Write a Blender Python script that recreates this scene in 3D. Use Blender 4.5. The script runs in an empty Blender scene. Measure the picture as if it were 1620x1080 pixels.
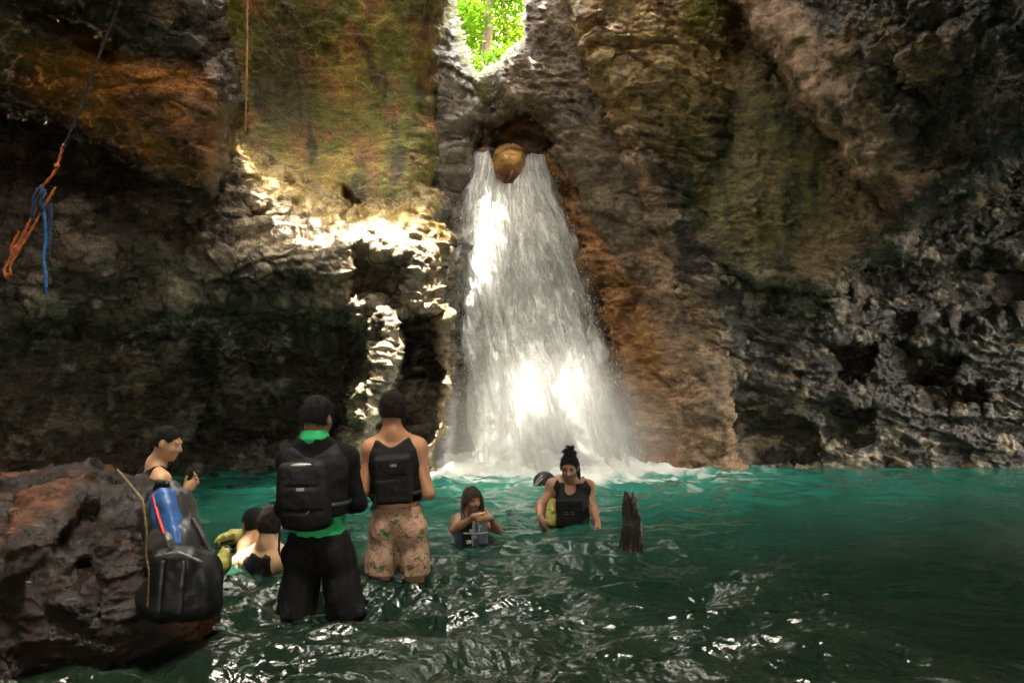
import bpy, bmesh, math, random
import numpy as np
from mathutils import Vector, Matrix

# ------------------------------------------------------------------ camera, sky, sun, exposure
SC = bpy.context.scene
COL = SC.collection
F_PX, CAM_H, HORIZON = 1260.0, 1.40, 589.0
PITCH = math.atan((HORIZON - 540.0) / F_PX)
cam_d = bpy.data.cameras.new('camera')
cam_d.sensor_width = 36.0
cam_d.lens = 36.0 * F_PX / 1620.0
cam_d.clip_end = 500.0
cam = bpy.data.objects.new('camera', cam_d)
COL.objects.link(cam)
cam.location = (0, 0, CAM_H)
cam.rotation_euler = (math.pi / 2 + PITCH, 0, 0)
SC.camera = cam

SUN_DIR = np.array((0.12, -0.10, 0.98)); SUN_DIR = SUN_DIR / np.linalg.norm(SUN_DIR)
SUN_EL = math.asin(SUN_DIR[2]); SUN_AZ = math.atan2(SUN_DIR[0], SUN_DIR[1])
world = bpy.data.worlds.new('World')
SC.world = world
world.use_nodes = True
wn = world.node_tree
bg = wn.nodes['Background']
sky = wn.nodes.new('ShaderNodeTexSky')
sky.sky_type = 'NISHITA'
sky.sun_disc = False
sky.sun_elevation = SUN_EL
sky.sun_rotation = SUN_AZ
sky.dust_density = 4.0
sky.air_density = 1.0
sky.ozone_density = 0.4
hsv = wn.nodes.new('ShaderNodeHueSaturation')
hsv.inputs['Saturation'].default_value = 0.15
wn.links.new(sky.outputs[0], hsv.inputs['Color'])
haze_tint = wn.nodes.new('ShaderNodeMix'); haze_tint.data_type = 'RGBA'; haze_tint.blend_type = 'MULTIPLY'
haze_tint.inputs[0].default_value = 1.0; haze_tint.inputs[7].default_value = (1.0, 0.93, 0.80, 1)
wn.links.new(hsv.outputs[0], haze_tint.inputs[6])
wn.links.new(haze_tint.outputs[2], bg.inputs['Color'])
bg.inputs['Strength'].default_value = 0.15
sun_d = bpy.data.lights.new('sun', 'SUN')
sun_d.energy = 2.0
sun_d.angle = math.radians(0.53)
sun_d.color = (1.0, 0.93, 0.81)
sun = bpy.data.objects.new('sun', sun_d)
COL.objects.link(sun)
sun.rotation_euler = Vector(SUN_DIR.tolist()).to_track_quat('Z', 'Y').to_euler()
SC.view_settings.view_transform = 'Standard'
SC.view_settings.look = 'None'
SC.view_settings.gamma = 1.0
SC.view_settings.exposure = 4.85
SC.render.engine = 'CYCLES'
SC.cycles.use_denoising = True
SC.cycles.max_bounces = 8
SC.cycles.diffuse_bounces = 5
SC.cycles.glossy_bounces = 4
SC.cycles.transmission_bounces = 6
SC.cycles.transparent_max_bounces = 16
SC.cycles.volume_bounces = 1
SC.cycles.caustics_reflective = False
SC.cycles.caustics_refractive = False
SC.cycles.sample_clamp_indirect = 6.0

# ------------------------------------------------------------------ helpers
CP, SP = math.cos(PITCH), math.sin(PITCH)
def rays(px, py):
    """view rays through photograph pixels, scaled so that y (distance) is 1"""
    px = np.asarray(px, float); py = np.asarray(py, float)
    a = (px - 810.0) / F_PX; b = -(py - 540.0) / F_PX
    y = CP - b * SP; z = SP + b * CP
    return np.stack((a / y, np.ones_like(y), z / y), -1)
def at(px, py, Y):
    r = rays(px, py)
    return np.array((r[0] * Y, Y, CAM_H + r[2] * Y))
def on_water(px, py):
    r = rays(px, py)
    t = -CAM_H / r[2]
    return np.array((r[0] * t, t, 0.0))

def tag(o, label=None, cat=None, group=None, kind=None):
    if label: o['label'] = label
    if cat: o['category'] = cat
    if group: o['group'] = group
    if kind: o['kind'] = kind
    return o
def mesh_obj(name, V, Fc, mat=None, parent=None, smooth=True):
    me = bpy.data.meshes.new(name)
    V = np.ascontiguousarray(V, np.float32)
    if isinstance(Fc, np.ndarray):
        n, k = Fc.shape
        me.vertices.add(len(V)); me.vertices.foreach_set('co', V.ravel())
        me.loops.add(n * k); me.loops.foreach_set('vertex_index', np.ascontiguousarray(Fc, np.int32).ravel())
        me.polygons.add(n)
        me.polygons.foreach_set('loop_start', np.arange(0, n * k, k, dtype=np.int32))
        me.update(calc_edges=True)
    else:
        me.from_pydata([tuple(map(float, v)) for v in V], [], [tuple(map(int, f)) for f in Fc])
    if smooth and len(me.polygons):
        me.polygons.foreach_set('use_smooth', np.ones(len(me.polygons), bool))
    if mat: me.materials.append(mat)
    o = bpy.data.objects.new(name, me)
    COL.objects.link(o)
    if parent is not None: o.parent = parent
    return o
def empty(name, loc=(0, 0, 0)):
    o = bpy.data.objects.new(name, None)
    o.empty_display_size = 0.2
    COL.objects.link(o); o.location = loc
    return o
def colour_attr(o, rgb, name='albedo'):
    a = o.data.attributes.new(name, 'FLOAT_COLOR', 'POINT')
    a.data.foreach_set('color', np.concatenate((rgb, np.ones((len(rgb), 1))), 1).astype(np.float32).ravel())
def float_attr(o, v, name):
    a = o.data.attributes.new(name, 'FLOAT', 'POINT')
    a.data.foreach_set('value', np.asarray(v, np.float32).ravel())

def smooth01(x): 
    x = np.clip(x, 0, 1); return x * x * (3 - 2 * x)

# -- numpy noise
def _hash(ix, iy, iz, seed):
    h = (ix.astype(np.uint32) * np.uint32(374761393) + iy.astype(np.uint32) * np.uint32(668265263)
         + iz.astype(np.uint32) * np.uint32(2147483647) + np.uint32(seed * 974711 + 13))
    h = (h ^ (h >> np.uint32(13))) * np.uint32(1274126177)
    h = (h ^ (h >> np.uint32(16))) * np.uint32(2246822519)
    return h ^ (h >> np.uint32(15))
_G = np.array([(1,1,0),(-1,1,0),(1,-1,0),(-1,-1,0),(1,0,1),(-1,0,1),(1,0,-1),(-1,0,-1),(0,1,1),(0,-1,1),(0,1,-1),(0,-1,-1),(1,1,0),(-1,1,0),(0,-1,1),(0,-1,-1)], np.float32)
def perlin(P, seed=0):
    P = np.asarray(P, np.float32)
    I = np.floor(P); Fr = P - I; I = I.astype(np.int64)
    u = Fr * Fr * Fr * (Fr * (Fr * 6 - 15) + 10)
    out = 0
    for dx in (0, 1):
        wx = u[..., 0] if dx else 1 - u[..., 0]
        for dy in (0, 1):
            wy = u[..., 1] if dy else 1 - u[..., 1]
            for dz in (0, 1):
                wz = u[..., 2] if dz else 1 - u[..., 2]
                g = _G[_hash(I[..., 0] + dx, I[..., 1] + dy, I[..., 2] + dz, seed) & np.uint32(15)]
                d = g[..., 0] * (Fr[..., 0] - dx) + g[..., 1] * (Fr[..., 1] - dy) + g[..., 2] * (Fr[..., 2] - dz)
                out = out + wx * wy * wz * d
    return out
def fbm(P, oct=4, seed=0, lac=2.03, gain=0.5):
    P = np.asarray(P, np.float32); a, s = 1.0, 0
    for i in range(oct):
        s = s + a * perlin(P, seed + i * 7); P = P * lac; a *= gain
    return s
def ridged(P, oct=4, seed=0, gain=0.5):
    P = np.asarray(P, np.float32); a, s = 1.0, 0
    for i in range(oct):
        s = s + a * (1 - 2.2 * np.abs(perlin(P, seed + i * 5))); P = P * 2.07; a *= gain
    return s
def rnd(i, seed=0):
    i = np.asarray(i).astype(np.int64)
    return _hash(i, i * 0 + 5, i * 0 + 9, seed).astype(np.float64) / 4294967295.0
def cells(P, seed=0):
    """distance to the border between two cells (F2-F1) and a random number for each cell"""
    P = np.asarray(P, np.float32); I = np.floor(P).astype(np.int64)
    f1 = np.full(P.shape[:-1], 9.0, np.float32); f2 = f1.copy(); cid = np.zeros(P.shape[:-1], np.uint32); tilt = f1 * 0
    for dx in (-1, 0, 1):
        for dy in (-1, 0, 1):
            for dz in (-1, 0, 1):
                a, b, c = I[..., 0] + dx, I[..., 1] + dy, I[..., 2] + dz
                h = _hash(a, b, c, seed)
                jx = (h & np.uint32(1023)).astype(np.float32) / 1023
                jy = ((h >> np.uint32(10)) & np.uint32(1023)).astype(np.float32) / 1023
                jz = ((h >> np.uint32(20)) & np.uint32(1023)).astype(np.float32) / 1023
                d = (P[..., 0] - a - jx) ** 2 + (P[..., 1] - b - jy) ** 2 + (P[..., 2] - c - jz) ** 2
                near = d < f1
                f2 = np.where(near, f1, np.minimum(f2, d))
                cid = np.where(near, h, cid)
                g = _G[h >> np.uint32(28)]
                tilt = np.where(near, g[..., 0] * (P[..., 0] - a - jx) + g[..., 1] * (P[..., 1] - b - jy) + g[..., 2] * (P[..., 2] - c - jz), tilt)
                f1 = np.where(near, d, f1)
    return np.sqrt(f2) - np.sqrt(f1), (cid % np.uint32(9973)).astype(np.float32) / 9973.0, tilt

# -- materials
def new_mat(name):
    m = bpy.data.materials.new(name); m.use_nodes = True
    return m, m.node_tree.nodes, m.node_tree.links, m.node_tree.nodes['Principled BSDF']
def N(nodes, t, **kw):
    n = nodes.new(t)
    for k, v in kw.items():
        if k in n.inputs: n.inputs[k].default_value = v
        else: setattr(n, k, v)
    return n
def ramp(nodes, pts):
    r = nodes.new('ShaderNodeValToRGB')
    e = r.color_ramp.elements
    while len(e) < len(pts): e.new(0.5)
    for i, (p, c) in enumerate(pts):
        e[i].position = p
        e[i].color = (c, c, c, 1) if isinstance(c, (int, float)) else (*c, 1)
    return r
def mul_col(nodes, links, a, b, fac=1.0, blend='MULTIPLY'):
    m = nodes.new('ShaderNodeMix'); m.data_type = 'RGBA'; m.blend_type = blend
    m.inputs[0].default_value = fac
    for s, i in ((a, 6), (b, 7)):
        if isinstance(s, tuple): m.inputs[i].default_value = (*s, 1)
        else: links.new(s, m.inputs[i])
    return m.outputs[2]
def simple_mat(name, col, rough=0.6, var=0.25, scale=12.0, bump=0.0, bscale=60.0, spec=0.5, sheen=0.0, metallic=0.0):
    m, nd, lk, p = new_mat(name)
    tc = N(nd, 'ShaderNodeTexCoord')
    nz = N(nd, 'ShaderNodeTexNoise', Scale=scale, Detail=5.0, Roughness=0.6)
    lk.new(tc.outputs['Object'], nz.inputs['Vector'])
    r = ramp(nd, [(0.25, 1.0 - var), (0.75, 1.0 + var)])
    lk.new(nz.outputs['Fac'], r.inputs[0])
    lk.new(mul_col(nd, lk, tuple(col), r.outputs[0]), p.inputs['Base Color'])
    p.inputs['Roughness'].default_value = rough
    p.inputs['Specular IOR Level'].default_value = spec
    p.inputs['Metallic'].default_value = metallic
    p.inputs['Sheen Weight'].default_value = sheen
    if bump:
        n2 = N(nd, 'ShaderNodeTexNoise', Scale=bscale, Detail=4.0)
        lk.new(tc.outputs['Object'], n2.inputs['Vector'])
        b = N(nd, 'ShaderNodeBump', Strength=bump, Distance=0.02)
        lk.new(n2.outputs['Fac'], b.inputs['Height']); lk.new(b.outputs[0], p.inputs['Normal'])
    return m
def rock_mat(name, rough_lo=0.3, rough_hi=0.75, bump=0.6, spec=0.5):
    m, nd, lk, p = new_mat(name); p.inputs['Specular IOR Level'].default_value = spec
    tc = N(nd, 'ShaderNodeTexCoord')
    at_ = N(nd, 'ShaderNodeAttribute', attribute_name='albedo')
    mp = N(nd, 'ShaderNodeMapping'); mp.inputs['Scale'].default_value = (1, 1, 1.9)
    lk.new(tc.outputs['Object'], mp.inputs['Vector'])
    n1 = N(nd, 'ShaderNodeTexNoise', Scale=5.0, Detail=9.0, Roughness=0.68)
    lk.new(mp.outputs[0], n1.inputs['Vector'])
    n2 = N(nd, 'ShaderNodeTexNoise', Scale=34.0, Detail=6.0, Roughness=0.7)
    lk.new(tc.outputs['Object'], n2.inputs['Vector'])
    r1 = ramp(nd, [(0.28, 0.35), (0.5, 0.95), (0.75, 1.7)])
    lk.new(n1.outputs['Fac'], r1.inputs[0])
    r2 = ramp(nd, [(0.3, 0.55), (0.7, 1.45)])
    lk.new(n2.outputs['Fac'], r2.inputs[0])
    c = mul_col(nd, lk, at_.outputs['Color'], r1.outputs[0])
    c = mul_col(nd, lk, c, r2.outputs[0])
    lk.new(c, p.inputs['Base Color'])
    rr = ramp(nd, [(0.35, rough_lo), (0.65, rough_hi)])
    n3 = N(nd, 'ShaderNodeTexNoise', Scale=2.2, Detail=6.0, Roughness=0.65)
    lk.new(tc.outputs['Object'], n3.inputs['Vector'])
    wet = N(nd, 'ShaderNodeAttribute', attribute_name='wet')
    sb = N(nd, 'ShaderNodeMath', operation='SUBTRACT'); 
    ng = N(nd, 'ShaderNodeTexNoise', Scale=15.0, Detail=5.0, Roughness=0.7); lk.new(tc.outputs['Object'], ng.inputs['Vector'])
    av = N(nd, 'ShaderNodeMix'); av.inputs[0].default_value = 0.5; lk.new(n3.outputs['Fac'], av.inputs[2]); lk.new(ng.outputs['Fac'], av.inputs[3])
    lk.new(av.outputs[0], sb.inputs[0])
    ws = N(nd, 'ShaderNodeMath', operation='MULTIPLY'); ws.inputs[1].default_value = 0.3
    lk.new(wet.outputs['Fac'], ws.inputs[0]); lk.new(ws.outputs[0], sb.inputs[1])
    lk.new(sb.outputs[0], rr.inputs[0])
    lk.new(rr.outputs[0], p.inputs['Roughness'])
    # hairline cracks
    wv = N(nd, 'ShaderNodeVectorMath', operation='MULTIPLY_ADD'); wv.inputs[1].default_value = (0.5, 0.5, 0.5)
    lk.new(n3.outputs['Color'], wv.inputs[0]); lk.new(mp.outputs[0], wv.inputs[2])
    vo = N(nd, 'ShaderNodeTexVoronoi', feature='DISTANCE_TO_EDGE', Scale=3.3); lk.new(wv.outputs[0], vo.inputs['Vector'])
    vr = ramp(nd, [(0.0, 0.0), (0.035, 1.0)]); lk.new(vo.outputs['Distance'], vr.inputs[0])
    b0 = N(nd, 'ShaderNodeBump', Strength=bump * 0.8, Distance=0.03); lk.new(vr.outputs[0], b0.inputs['Height'])
    b1 = N(nd, 'ShaderNodeBump', Strength=bump, Distance=0.06)
    lk.new(b0.outputs[0], b1.inputs['Normal'])
    lk.new(n1.outputs['Fac'], b1.inputs['Height'])
    b2 = N(nd, 'ShaderNodeBump', Strength=bump, Distance=0.016)
    lk.new(n2.outputs['Fac'], b2.inputs['Height']); lk.new(b1.outputs[0], b2.inputs['Normal'])
    lk.new(b2.outputs[0], p.inputs['Normal'])
    return m
# ------------------------------------------------------------------ gorge walls: one relief of overlapping rock masses with real depth
def poly_sd(poly, X, Y):
    """signed distance, negative inside"""
    P = np.array(poly, float); Q = np.roll(P, -1, 0)
    best = np.full(X.shape, 1e18); ins = np.zeros(X.shape, bool)
    for (ax, ay), (bx, by) in zip(P, Q):
        ex, ey = bx - ax, by - ay
        wx, wy = X - ax, Y - ay
        t = np.clip((wx * ex + wy * ey) / (ex * ex + ey * ey + 1e-9), 0, 1)
        best = np.minimum(best, (wx - t * ex) ** 2 + (wy - t * ey) ** 2)
        c = ((ay <= Y) & (by > Y)) | ((by <= Y) & (ay > Y))
        with np.errstate(divide='ignore', invalid='ignore'):
            xi = ax + (Y - ay) / (by - ay if by != ay else 1e-9) * ex
        ins ^= c & (X < xi)
    d = np.sqrt(best)
    return np.where(ins, -d, d)
GX0, GX1, GY0, GY1, GS = -800, 2420, -1120, 900, 7.0
_cx = np.arange(GX0, GX1 + GS, GS); _cy = np.arange(GY0, GY1 + GS, GS)
_CX, _CY = np.meshgrid(_cx, _cy)
def sd_lookup(poly, px, py):
    g = poly_sd(poly, _CX, _CY)
    u = np.clip((px - GX0) / GS, 0, len(_cx) - 1.001); v = np.clip((py - GY0) / GS, 0, len(_cy) - 1.001)
    i = u.astype(int); j = v.astype(int); fu = u - i; fv = v - j
    return (g[j, i] * (1 - fu) * (1 - fv) + g[j, i + 1] * fu * (1 - fv) + g[j + 1, i] * (1 - fu) * fv + g[j + 1, i + 1] * fu * fv)
def axis(segs):
    out = [np.linspace(a, b, n, endpoint=False) for a, b, n in segs]
    return np.concatenate(out + [[segs[-1][1]]])
ax_x = axis([(-760, -30, 70), (-30, 1650, 800), (1650, 2380, 70)])
ax_y = axis([(-1080, -20, 150), (-20, 765, 400), (765, 880, 12)])
PX, PY = np.meshgrid(ax_x, ax_y)
_n = np.stack((PX / 130, PY / 130, PX * 0), -1)
_m = np.stack((PX / 34, PY / 34, PX * 0), -1)
WXP = PX + 14 * fbm(_n, 2, 11) + 7 * fbm(_m, 3, 12)
WYP = PY + 14 * fbm(_n, 2, 13) + 7 * fbm(_m, 3, 14)
LIN = lambda d0, gx, gy, cx, cy: (lambda x, y: d0 + gx * (x - cx) / 1000 + gy * (y - cy) / 1000)
TOP = -1120
LAYERS = [
 dict(name='cliff_chute', poly=None, depth=lambda x, y: 13.0 + 0 * x, edge=1, rnd=0, R=1),
 dict(name='cliff_slot_left', poly=[(630, TOP), (708, -40), (714, 20), (726, 62), (744, 108), (752, 170), (746, 235), (736, 290), (722, 400), (716, 520), (722, 760), (690, 900), (655, 900), (655, TOP)],
      depth=LIN(12.1, 6.0, 0.0, 740, 300), edge=7, rnd=0.5, R=22),
 dict(name='cliff_slot_back', poly=[(690, 122), (735, 116), (790, 110), (830, 116), (830, 280), (690, 280)], depth=LIN(14.4, 0, 0, 760, 200), edge=9, rnd=0.2, R=10),
 dict(name='cliff_chute_right', poly=[(872, 236), (905, 330), (945, 450), (978, 560), (1000, 650), (1012, 900), (1190, 900), (1150, 600), (1060, 236)],
      depth=LIN(12.42, -4.0, -0.75, 880, 240), edge=1.8, rnd=0.25, R=18),
 dict(name='cliff_slot_block', poly=[(856, TOP), (840, -30), (832, 40), (834, 72), (808, 96), (788, 118), (781, 165), (779, 202), (800, 190), (830, 180), (866, 187), (885, 240), (925, 330), (985, 450), (1100, 500), (1100, TOP)],
      depth=LIN(12.15, -2.4, 0.0, 850, 120), edge=7, rnd=0.28, R=16),
 dict(name='cliff_right', poly=[(900, TOP), (905, -30), (915, 25), (938, 110), (968, 190), (990, 270), (1022, 340), (1058, 450), (1090, 560), (1120, 640), (1146, 900), (2600, 900), (2600, TOP)],
      depth=lambda x, y: 11.25 + 0.35 * smooth01((x - 1130) / 60) - 0.9 * smooth01((x - 1420) / 900) - 0.25 * smooth01((330 - y) / 300), edge=1.5, rnd=0.55, R=30),
 dict(name='cliff_right_slab', poly=[(1092, TOP), (1105, -40), (1120, 60), (1090, 160), (1070, 215), (1085, 320), (1130, 400), (1200, 440), (1300, 452), (1370, 420), (1420, 395), (1440, 348), (1400, 300), (1345, 240), (1290, 170), (1240, 90), (1200, TOP)],
      depth=LIN(10.92, -2.5, -0.35, 1250, 300), edge=1.8, rnd=0.12, R=16),
 dict(name='cave_roof_right', poly=[(1140, TOP), (1155, -20), (1200, 60), (1245, 110), (1300, 190), (1360, 265), (1432, 342), (1520, 300), (1640, 205), (2600, 40), (2600, TOP)],
      depth=lambda x, y: 9.75 - 3.2 * smooth01((x - 1230) / 700) - 1.7 * smooth01((330 - y) / 400) * smooth01((x - 1180) / 250) , edge=2.6, rnd=0.32, R=18),
 dict(name='cliff_alcove', poly=[(715, TOP), (708, -40), (708, 18), (702, 62), (692, 112), (682, 180), (684, 250), (676, 340), (600, 390), (300, 390), (260, 100), (260, TOP)],
      depth=lambda x, y: 10.9 + 0.55 * np.exp(-((x - 520) / 150) ** 2 - ((y - 190) / 150) ** 2) - 0.35 * smooth01((120 - y) / 200) - 0.5 * smooth01((420 - x) / 150), edge=5, rnd=0.6, R=34),
 dict(name='cliff_left', poly=[(250, 90), (335, 150), (360, 196), (400, 246), (450, 286), (520, 324), (600, 336), (668, 322), (684, 336), (690, 400), (699, 480), (706, 600), (698, 690), (692, 900), (-900, 900), (-900, 60)],
      depth=lambda x, y: 10.15 - 2.0 * smooth01((560 - x) / 700) - 0.35 * smooth01((y - 330) / 80) * smooth01((620 - y) / 200) + 0.8 * smooth01((300 - x) / 120) * smooth01((330 - y) / 120) + 0.25 * smooth01((y - 640) / 130), edge=1.1, rnd=0.5, R=24),
 dict(name='cliff_pillar', poly=[(596, 470), (630, 486), (624, 560), (606, 640), (585, 745), (570, 900), (520, 900), (545, 700), (570, 600), (576, 530)],
      depth=LIN(9.58, 0.6, -1.0, 590, 500), edge=2.2, rnd=0.35, R=14),
 dict(name='cave_roof_left', poly=[(300, TOP), (312, -40), (324, 10), (342, 70), (352, 130), (356, 180), (346, 238), (325, 284), (280, 282), (232, 262), (182, 230), (120, 192), (60, 162), (-20, 138), (-900, 60), (-900, TOP)],
      depth=lambda x, y: 7.9 - 1.3 * smooth01((260 - x) / 700) - 0.9 * smooth01((120 - y) / 300), edge=1.5, rnd=0.75, R=46),
]
CARVES = [  # recesses: polygon, extra depth in metres, softness in px
 ([(624, 500), (660, 486), (694, 492), (697, 560), (693, 640), (680, 690), (640, 690), (626, 640)], 1.7, 7),
 ([(-60, 560), (60, 500), (190, 520), (300, 500), (420, 492), (520, 500), (585, 530), (578, 600), (560, 650), (545, 700), (560, 830), (-60, 850)], 1.0, 26),
 ([(330, 540), (560, 520), (570, 600), (550, 690), (330, 700)], 0.5, 30),
 ([(552, 300), (580, 330), (570, 352), (540, 345)], 0.5, 8),
 ([(380, 318), (416, 330), (412, 352), (376, 346)], 0.45, 8),
 ([(560, 400), (640, 425), (640, 470), (560, 470)], 0.5, 12),
 ([(1302, 548), (1384, 545), (1378, 600), (1320, 608)], 0.5, 6),
 ([(1160, 640), (1236, 652), (1300, 690), (1290, 735), (1160, 735)], 0.28, 14),
 ([(1292, 642), (1385, 640), (1384, 700), (1310, 700)], 0.3, 9),
 ([(1420, 540), (1520, 560), (1500, 600), (1420, 604)], 0.5, 8),
 ([(1460, 610), (1560, 608), (1560, 632), (1462, 640)], 0.45, 6),
 ([(1330, 470), (1560, 400), (1640, 420), (1640, 500), (1420, 520)], 0.4, 16),
 ([(40, 30), (110, 60), (180, 100), (200, 60), (110, 0), (40, -10)], 0.35, 10),
 ([(-30, 150), (60, 172), (120, 200), (40, 200), (-30, 190)], 0.35, 10),
]
best = np.full(PX.shape, 1e9); lid = np.zeros(PX.shape, int)
for k, L in enumerate(LAYERS):
    d = L['depth'](WXP, WYP)
    if L['poly'] is not None:
        s = sd_lookup(L['poly'], WXP, WYP)
        out = np.maximum(s, 0); inn = np.maximum(-s, 0)
        d = d + L['rnd'] * np.exp(-inn / L['R']) ** 1.5 + L['edge'] * ((out / 30.0) ** 1.15) * (1 + out / 40.0)
    else:
        # the water has cut a slot through the back wall above the lip
        s = sd_lookup([(748, 232), (788, 228), (786, 120), (812, 95), (840, -60), (840, TOP), (690, TOP), (700, -60)], WXP, WYP)
        d = d + 9.0 * smooth01((12 - s) / 24.0) - 0.6 * smooth01((745 - WYP) / -80)
        d = d - 0.9 * smooth01((WYP - 420) / 330)
    L['sd'] = s
    sel = d < best
    best = np.where(sel, d, best); lid = np.where(sel, k, lid)
dep = best
for poly, amt, soft in CARVES:
    dep = dep + amt * smooth01((soft - sd_lookup(poly, WXP, WYP)) / (2 * soft))
RAY = rays(PX, PY)
CAMP = np.array((0, 0, CAM_H))
P0 = CAMP + RAY * dep[..., None]
# per-layer surface character
W = {n: np.zeros(PX.shape) for n in ('rough', 'strata', 'block', 'wet')}
CH = {'cliff_chute': (0.5, 0.3, 0.2, 1.0), 'cliff_slot_left': (0.55, 0.4, 0.08, 0.6), 'cliff_slot_back': (0.6, 0.6, 0.3, 0.2), 'cliff_chute_right': (1.15, 0.7, 0.5, 0.8),
      'cliff_slot_block': (0.8, 0.3, 0.25, 0.2), 'cliff_right': (0.9, 1.0, 0.5, 0.8), 'cliff_right_slab': (0.8, 0.35, 0.2, 0.4), 'cave_roof_right': (0.6, 0.2, 0.75, 0.4),
      'cliff_alcove': (0.28, 0.12, 0.06, 0.1), 'cliff_left': (1.0, 0.9, 0.5, 0.5), 'cave_roof_left': (0.75, 0.25, 0.45, 0.5), 'cliff_pillar': (1.1, 0.3, 0.3, 0.8)}
for k, L in enumerate(LAYERS):
    for n, v in zip(('rough', 'strata', 'block', 'wet'), CH[L['name']]):
        W[n] = np.where(lid == k, v, W[n])
def blur(a, n=3):
    for _ in range(n):
        p = np.pad(a, 1, mode='edge')
        a = (p[:-2, 1:-1] + p[2:, 1:-1] + p[1:-1, :-2] + p[1:-1, 2:] + 2 * a) / 6
    return a
for n in W: W[n] = blur(W[n], 5)
reg = lambda pts, soft: smooth01((soft - sd_lookup(pts, WXP, WYP)) / (2 * soft))
m_blocky = reg([(930, 20), (1100, -40), (1170, 30), (1150, 150), (1060, 215), (1000, 260), (960, 190)], 20)
m_boss = reg([(20, 60), (180, 80), (310, 110), (334, 200), (322, 272), (240, 262), (120, 185), (20, 130)], 16)
m_column = reg([(1060, 470), (1110, 440), (1150, 560), (1145, 760), (1085, 760), (1040, 640)], 22)
m_nose = reg([(1290, 200), (1340, 260), (1430, 345), (1410, 390), (1300, 445), (1250, 400), (1330, 330)], 16)
W['block'] = np.clip(W['block'] + 0.7 * m_blocky, 0, 1.2)
m_rim = reg([(330, 140), (400, 235), (460, 280), (530, 312), (600, 322), (690, 300), (705, 370), (600, 372), (500, 362), (400, 310), (330, 220)], 14)
for n in ('rough', 'strata', 'block'): W[n] *= 1 - 0.3 * m_rim
m_strip = smooth01(1.3 - np.abs((WXP - np.interp(WYP, [-200, 0, 110, 200, 342], [1190, 1215, 1285, 1345, 1450]))) / 60) * (lid == [l['name'] for l in LAYERS].index('cave_roof_right'))
for n in ('rough', 'strata', 'block'): W[n] *= 1 - 0.7 * blur(m_strip, 3)
W['rough'] *= 1 - 0.75 * m_boss
W['strata'] *= 1 - 0.9 * m_boss
def normals(P):
    du = np.gradient(P, axis=1); dv = np.gradient(P, axis=0)
    n = np.cross(dv, du); n /= np.linalg.norm(n, axis=-1, keepdims=True) + 1e-9
    s = np.sign((n * (CAMP - P)).sum(-1, keepdims=True)); s[s == 0] = 1
    return n * s
Nn = normals(blur(P0.transpose(2, 0, 1).reshape(3, *PX.shape).transpose(1, 2, 0), 0))
Nn = np.stack([blur(Nn[..., i], 4) for i in range(3)], -1); Nn /= np.linalg.norm(Nn, axis=-1, keepdims=True) + 1e-9
def terrace(t, seed, sharp=0.82):
    i = np.floor(t); f = t - i
    f = smooth01((f - sharp) / (1 - sharp))
    return rnd(i, seed) * (1 - f) + rnd(i + 1, seed) * f
def rock_disp(P, rough, strata, block, px=None):
    w = fbm(P * 0.55, 3, 31)
    bed = P[..., 2] + 0.16 * P[..., 0] * np.sign(P[..., 0] + 0.3) + 0.20 * w + 0.06 * fbm(P * 2.3, 3, 37)
    big = fbm(P * 0.5, 3, 41) * 0.10 + ridged(P * 1.1, 3, 43) * 0.02
    st = (terrace(bed * 2.3, 51) - 0.5) * 0.20 + (terrace(bed * 6.5 + 1.2 * fbm(P * 1.3, 2, 39), 53) - 0.5) * 0.10 + (terrace(bed * 17 + 1.6 * fbm(P * 2.1, 2, 57), 55, 0.7) - 0.5) * 0.04
    st = st * (0.35 + 1.3 * smooth01(0.5 + fbm(P * 0.8, 3, 59)))
    Q = np.stack((P[..., 0] * 1.2, P[..., 1] * 1.2, bed * 3.4), -1) + 0.2 * np.stack((fbm(P * 2, 2, 61), fbm(P * 2, 2, 62), fbm(P * 2, 2, 63)), -1)
    e, cid, t1 = cells(Q, 65)
    e2, cid2, t2 = cells(Q * 2.7 + 7.3, 66)
    e3, cid3, t3 = cells(Q * 7.1 + 3.1, 68)
    bl = t1 * 0.07 + (cid - 0.5) * 0.12 - 0.03 * np.exp(-e * 22) + t2 * 0.025 + (cid2 - 0.5) * 0.05 + t3 * 0.012 + (cid3 - 0.5) * 0.022
    pit = -0.05 * smooth01((fbm(P * 2.6, 3, 67) - 0.28) / 0.2)
    fine = fbm(P * 3.1, 4, 69) * 0.045 + ridged(P * np.array((7, 7, 12)), 4, 71) * 0.022 + fbm(P * 24, 3, 73) * 0.016
    return rough * (big + fine + pit) + strata * st + block * bl, bed, cid, cid2, e
disp, bed, cid, cid2, edg = rock_disp(P0, W['rough'], W['strata'], W['block'])
P1 = P0 + Nn * disp[..., None]
P1 = P1.astype(np.float32)
# rock colour: minerals, iron stain, moss and manganese crust, plus painted light and shade
A = lambda c: np.array(c)[None, None, :]
mix = lambda a, b, t: a * (1 - t[..., None]) + b * t[..., None]
n1 = fbm(P0 * 0.7, 4, 81); n2 = fbm(P0 * 2.2, 4, 83); n3 = fbm(P0 * np.array((3.0, 3.0, 0.5)), 4, 85); n4 = fbm(P0 * 6.0, 3, 87)
GREY, DARK, PALE = A((0.27, 0.21, 0.135)), A((0.055, 0.043, 0.03)), A((0.44, 0.36, 0.24))
ORANGE, YELLOW, MOSS, PINK, RUST = A((0.52, 0.21, 0.04)), A((0.50, 0.34, 0.08)), A((0.23, 0.22, 0.045)), A((0.46, 0.29, 0.18)), A((0.26, 0.11, 0.04))
base = mix(GREY + 0 * P0, PALE, smooth01(0.5 + 1.1 * n2))
base = mix(base, DARK, smooth01((n1 - 0.05) * 2.2 + 0.3 * n4))
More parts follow.
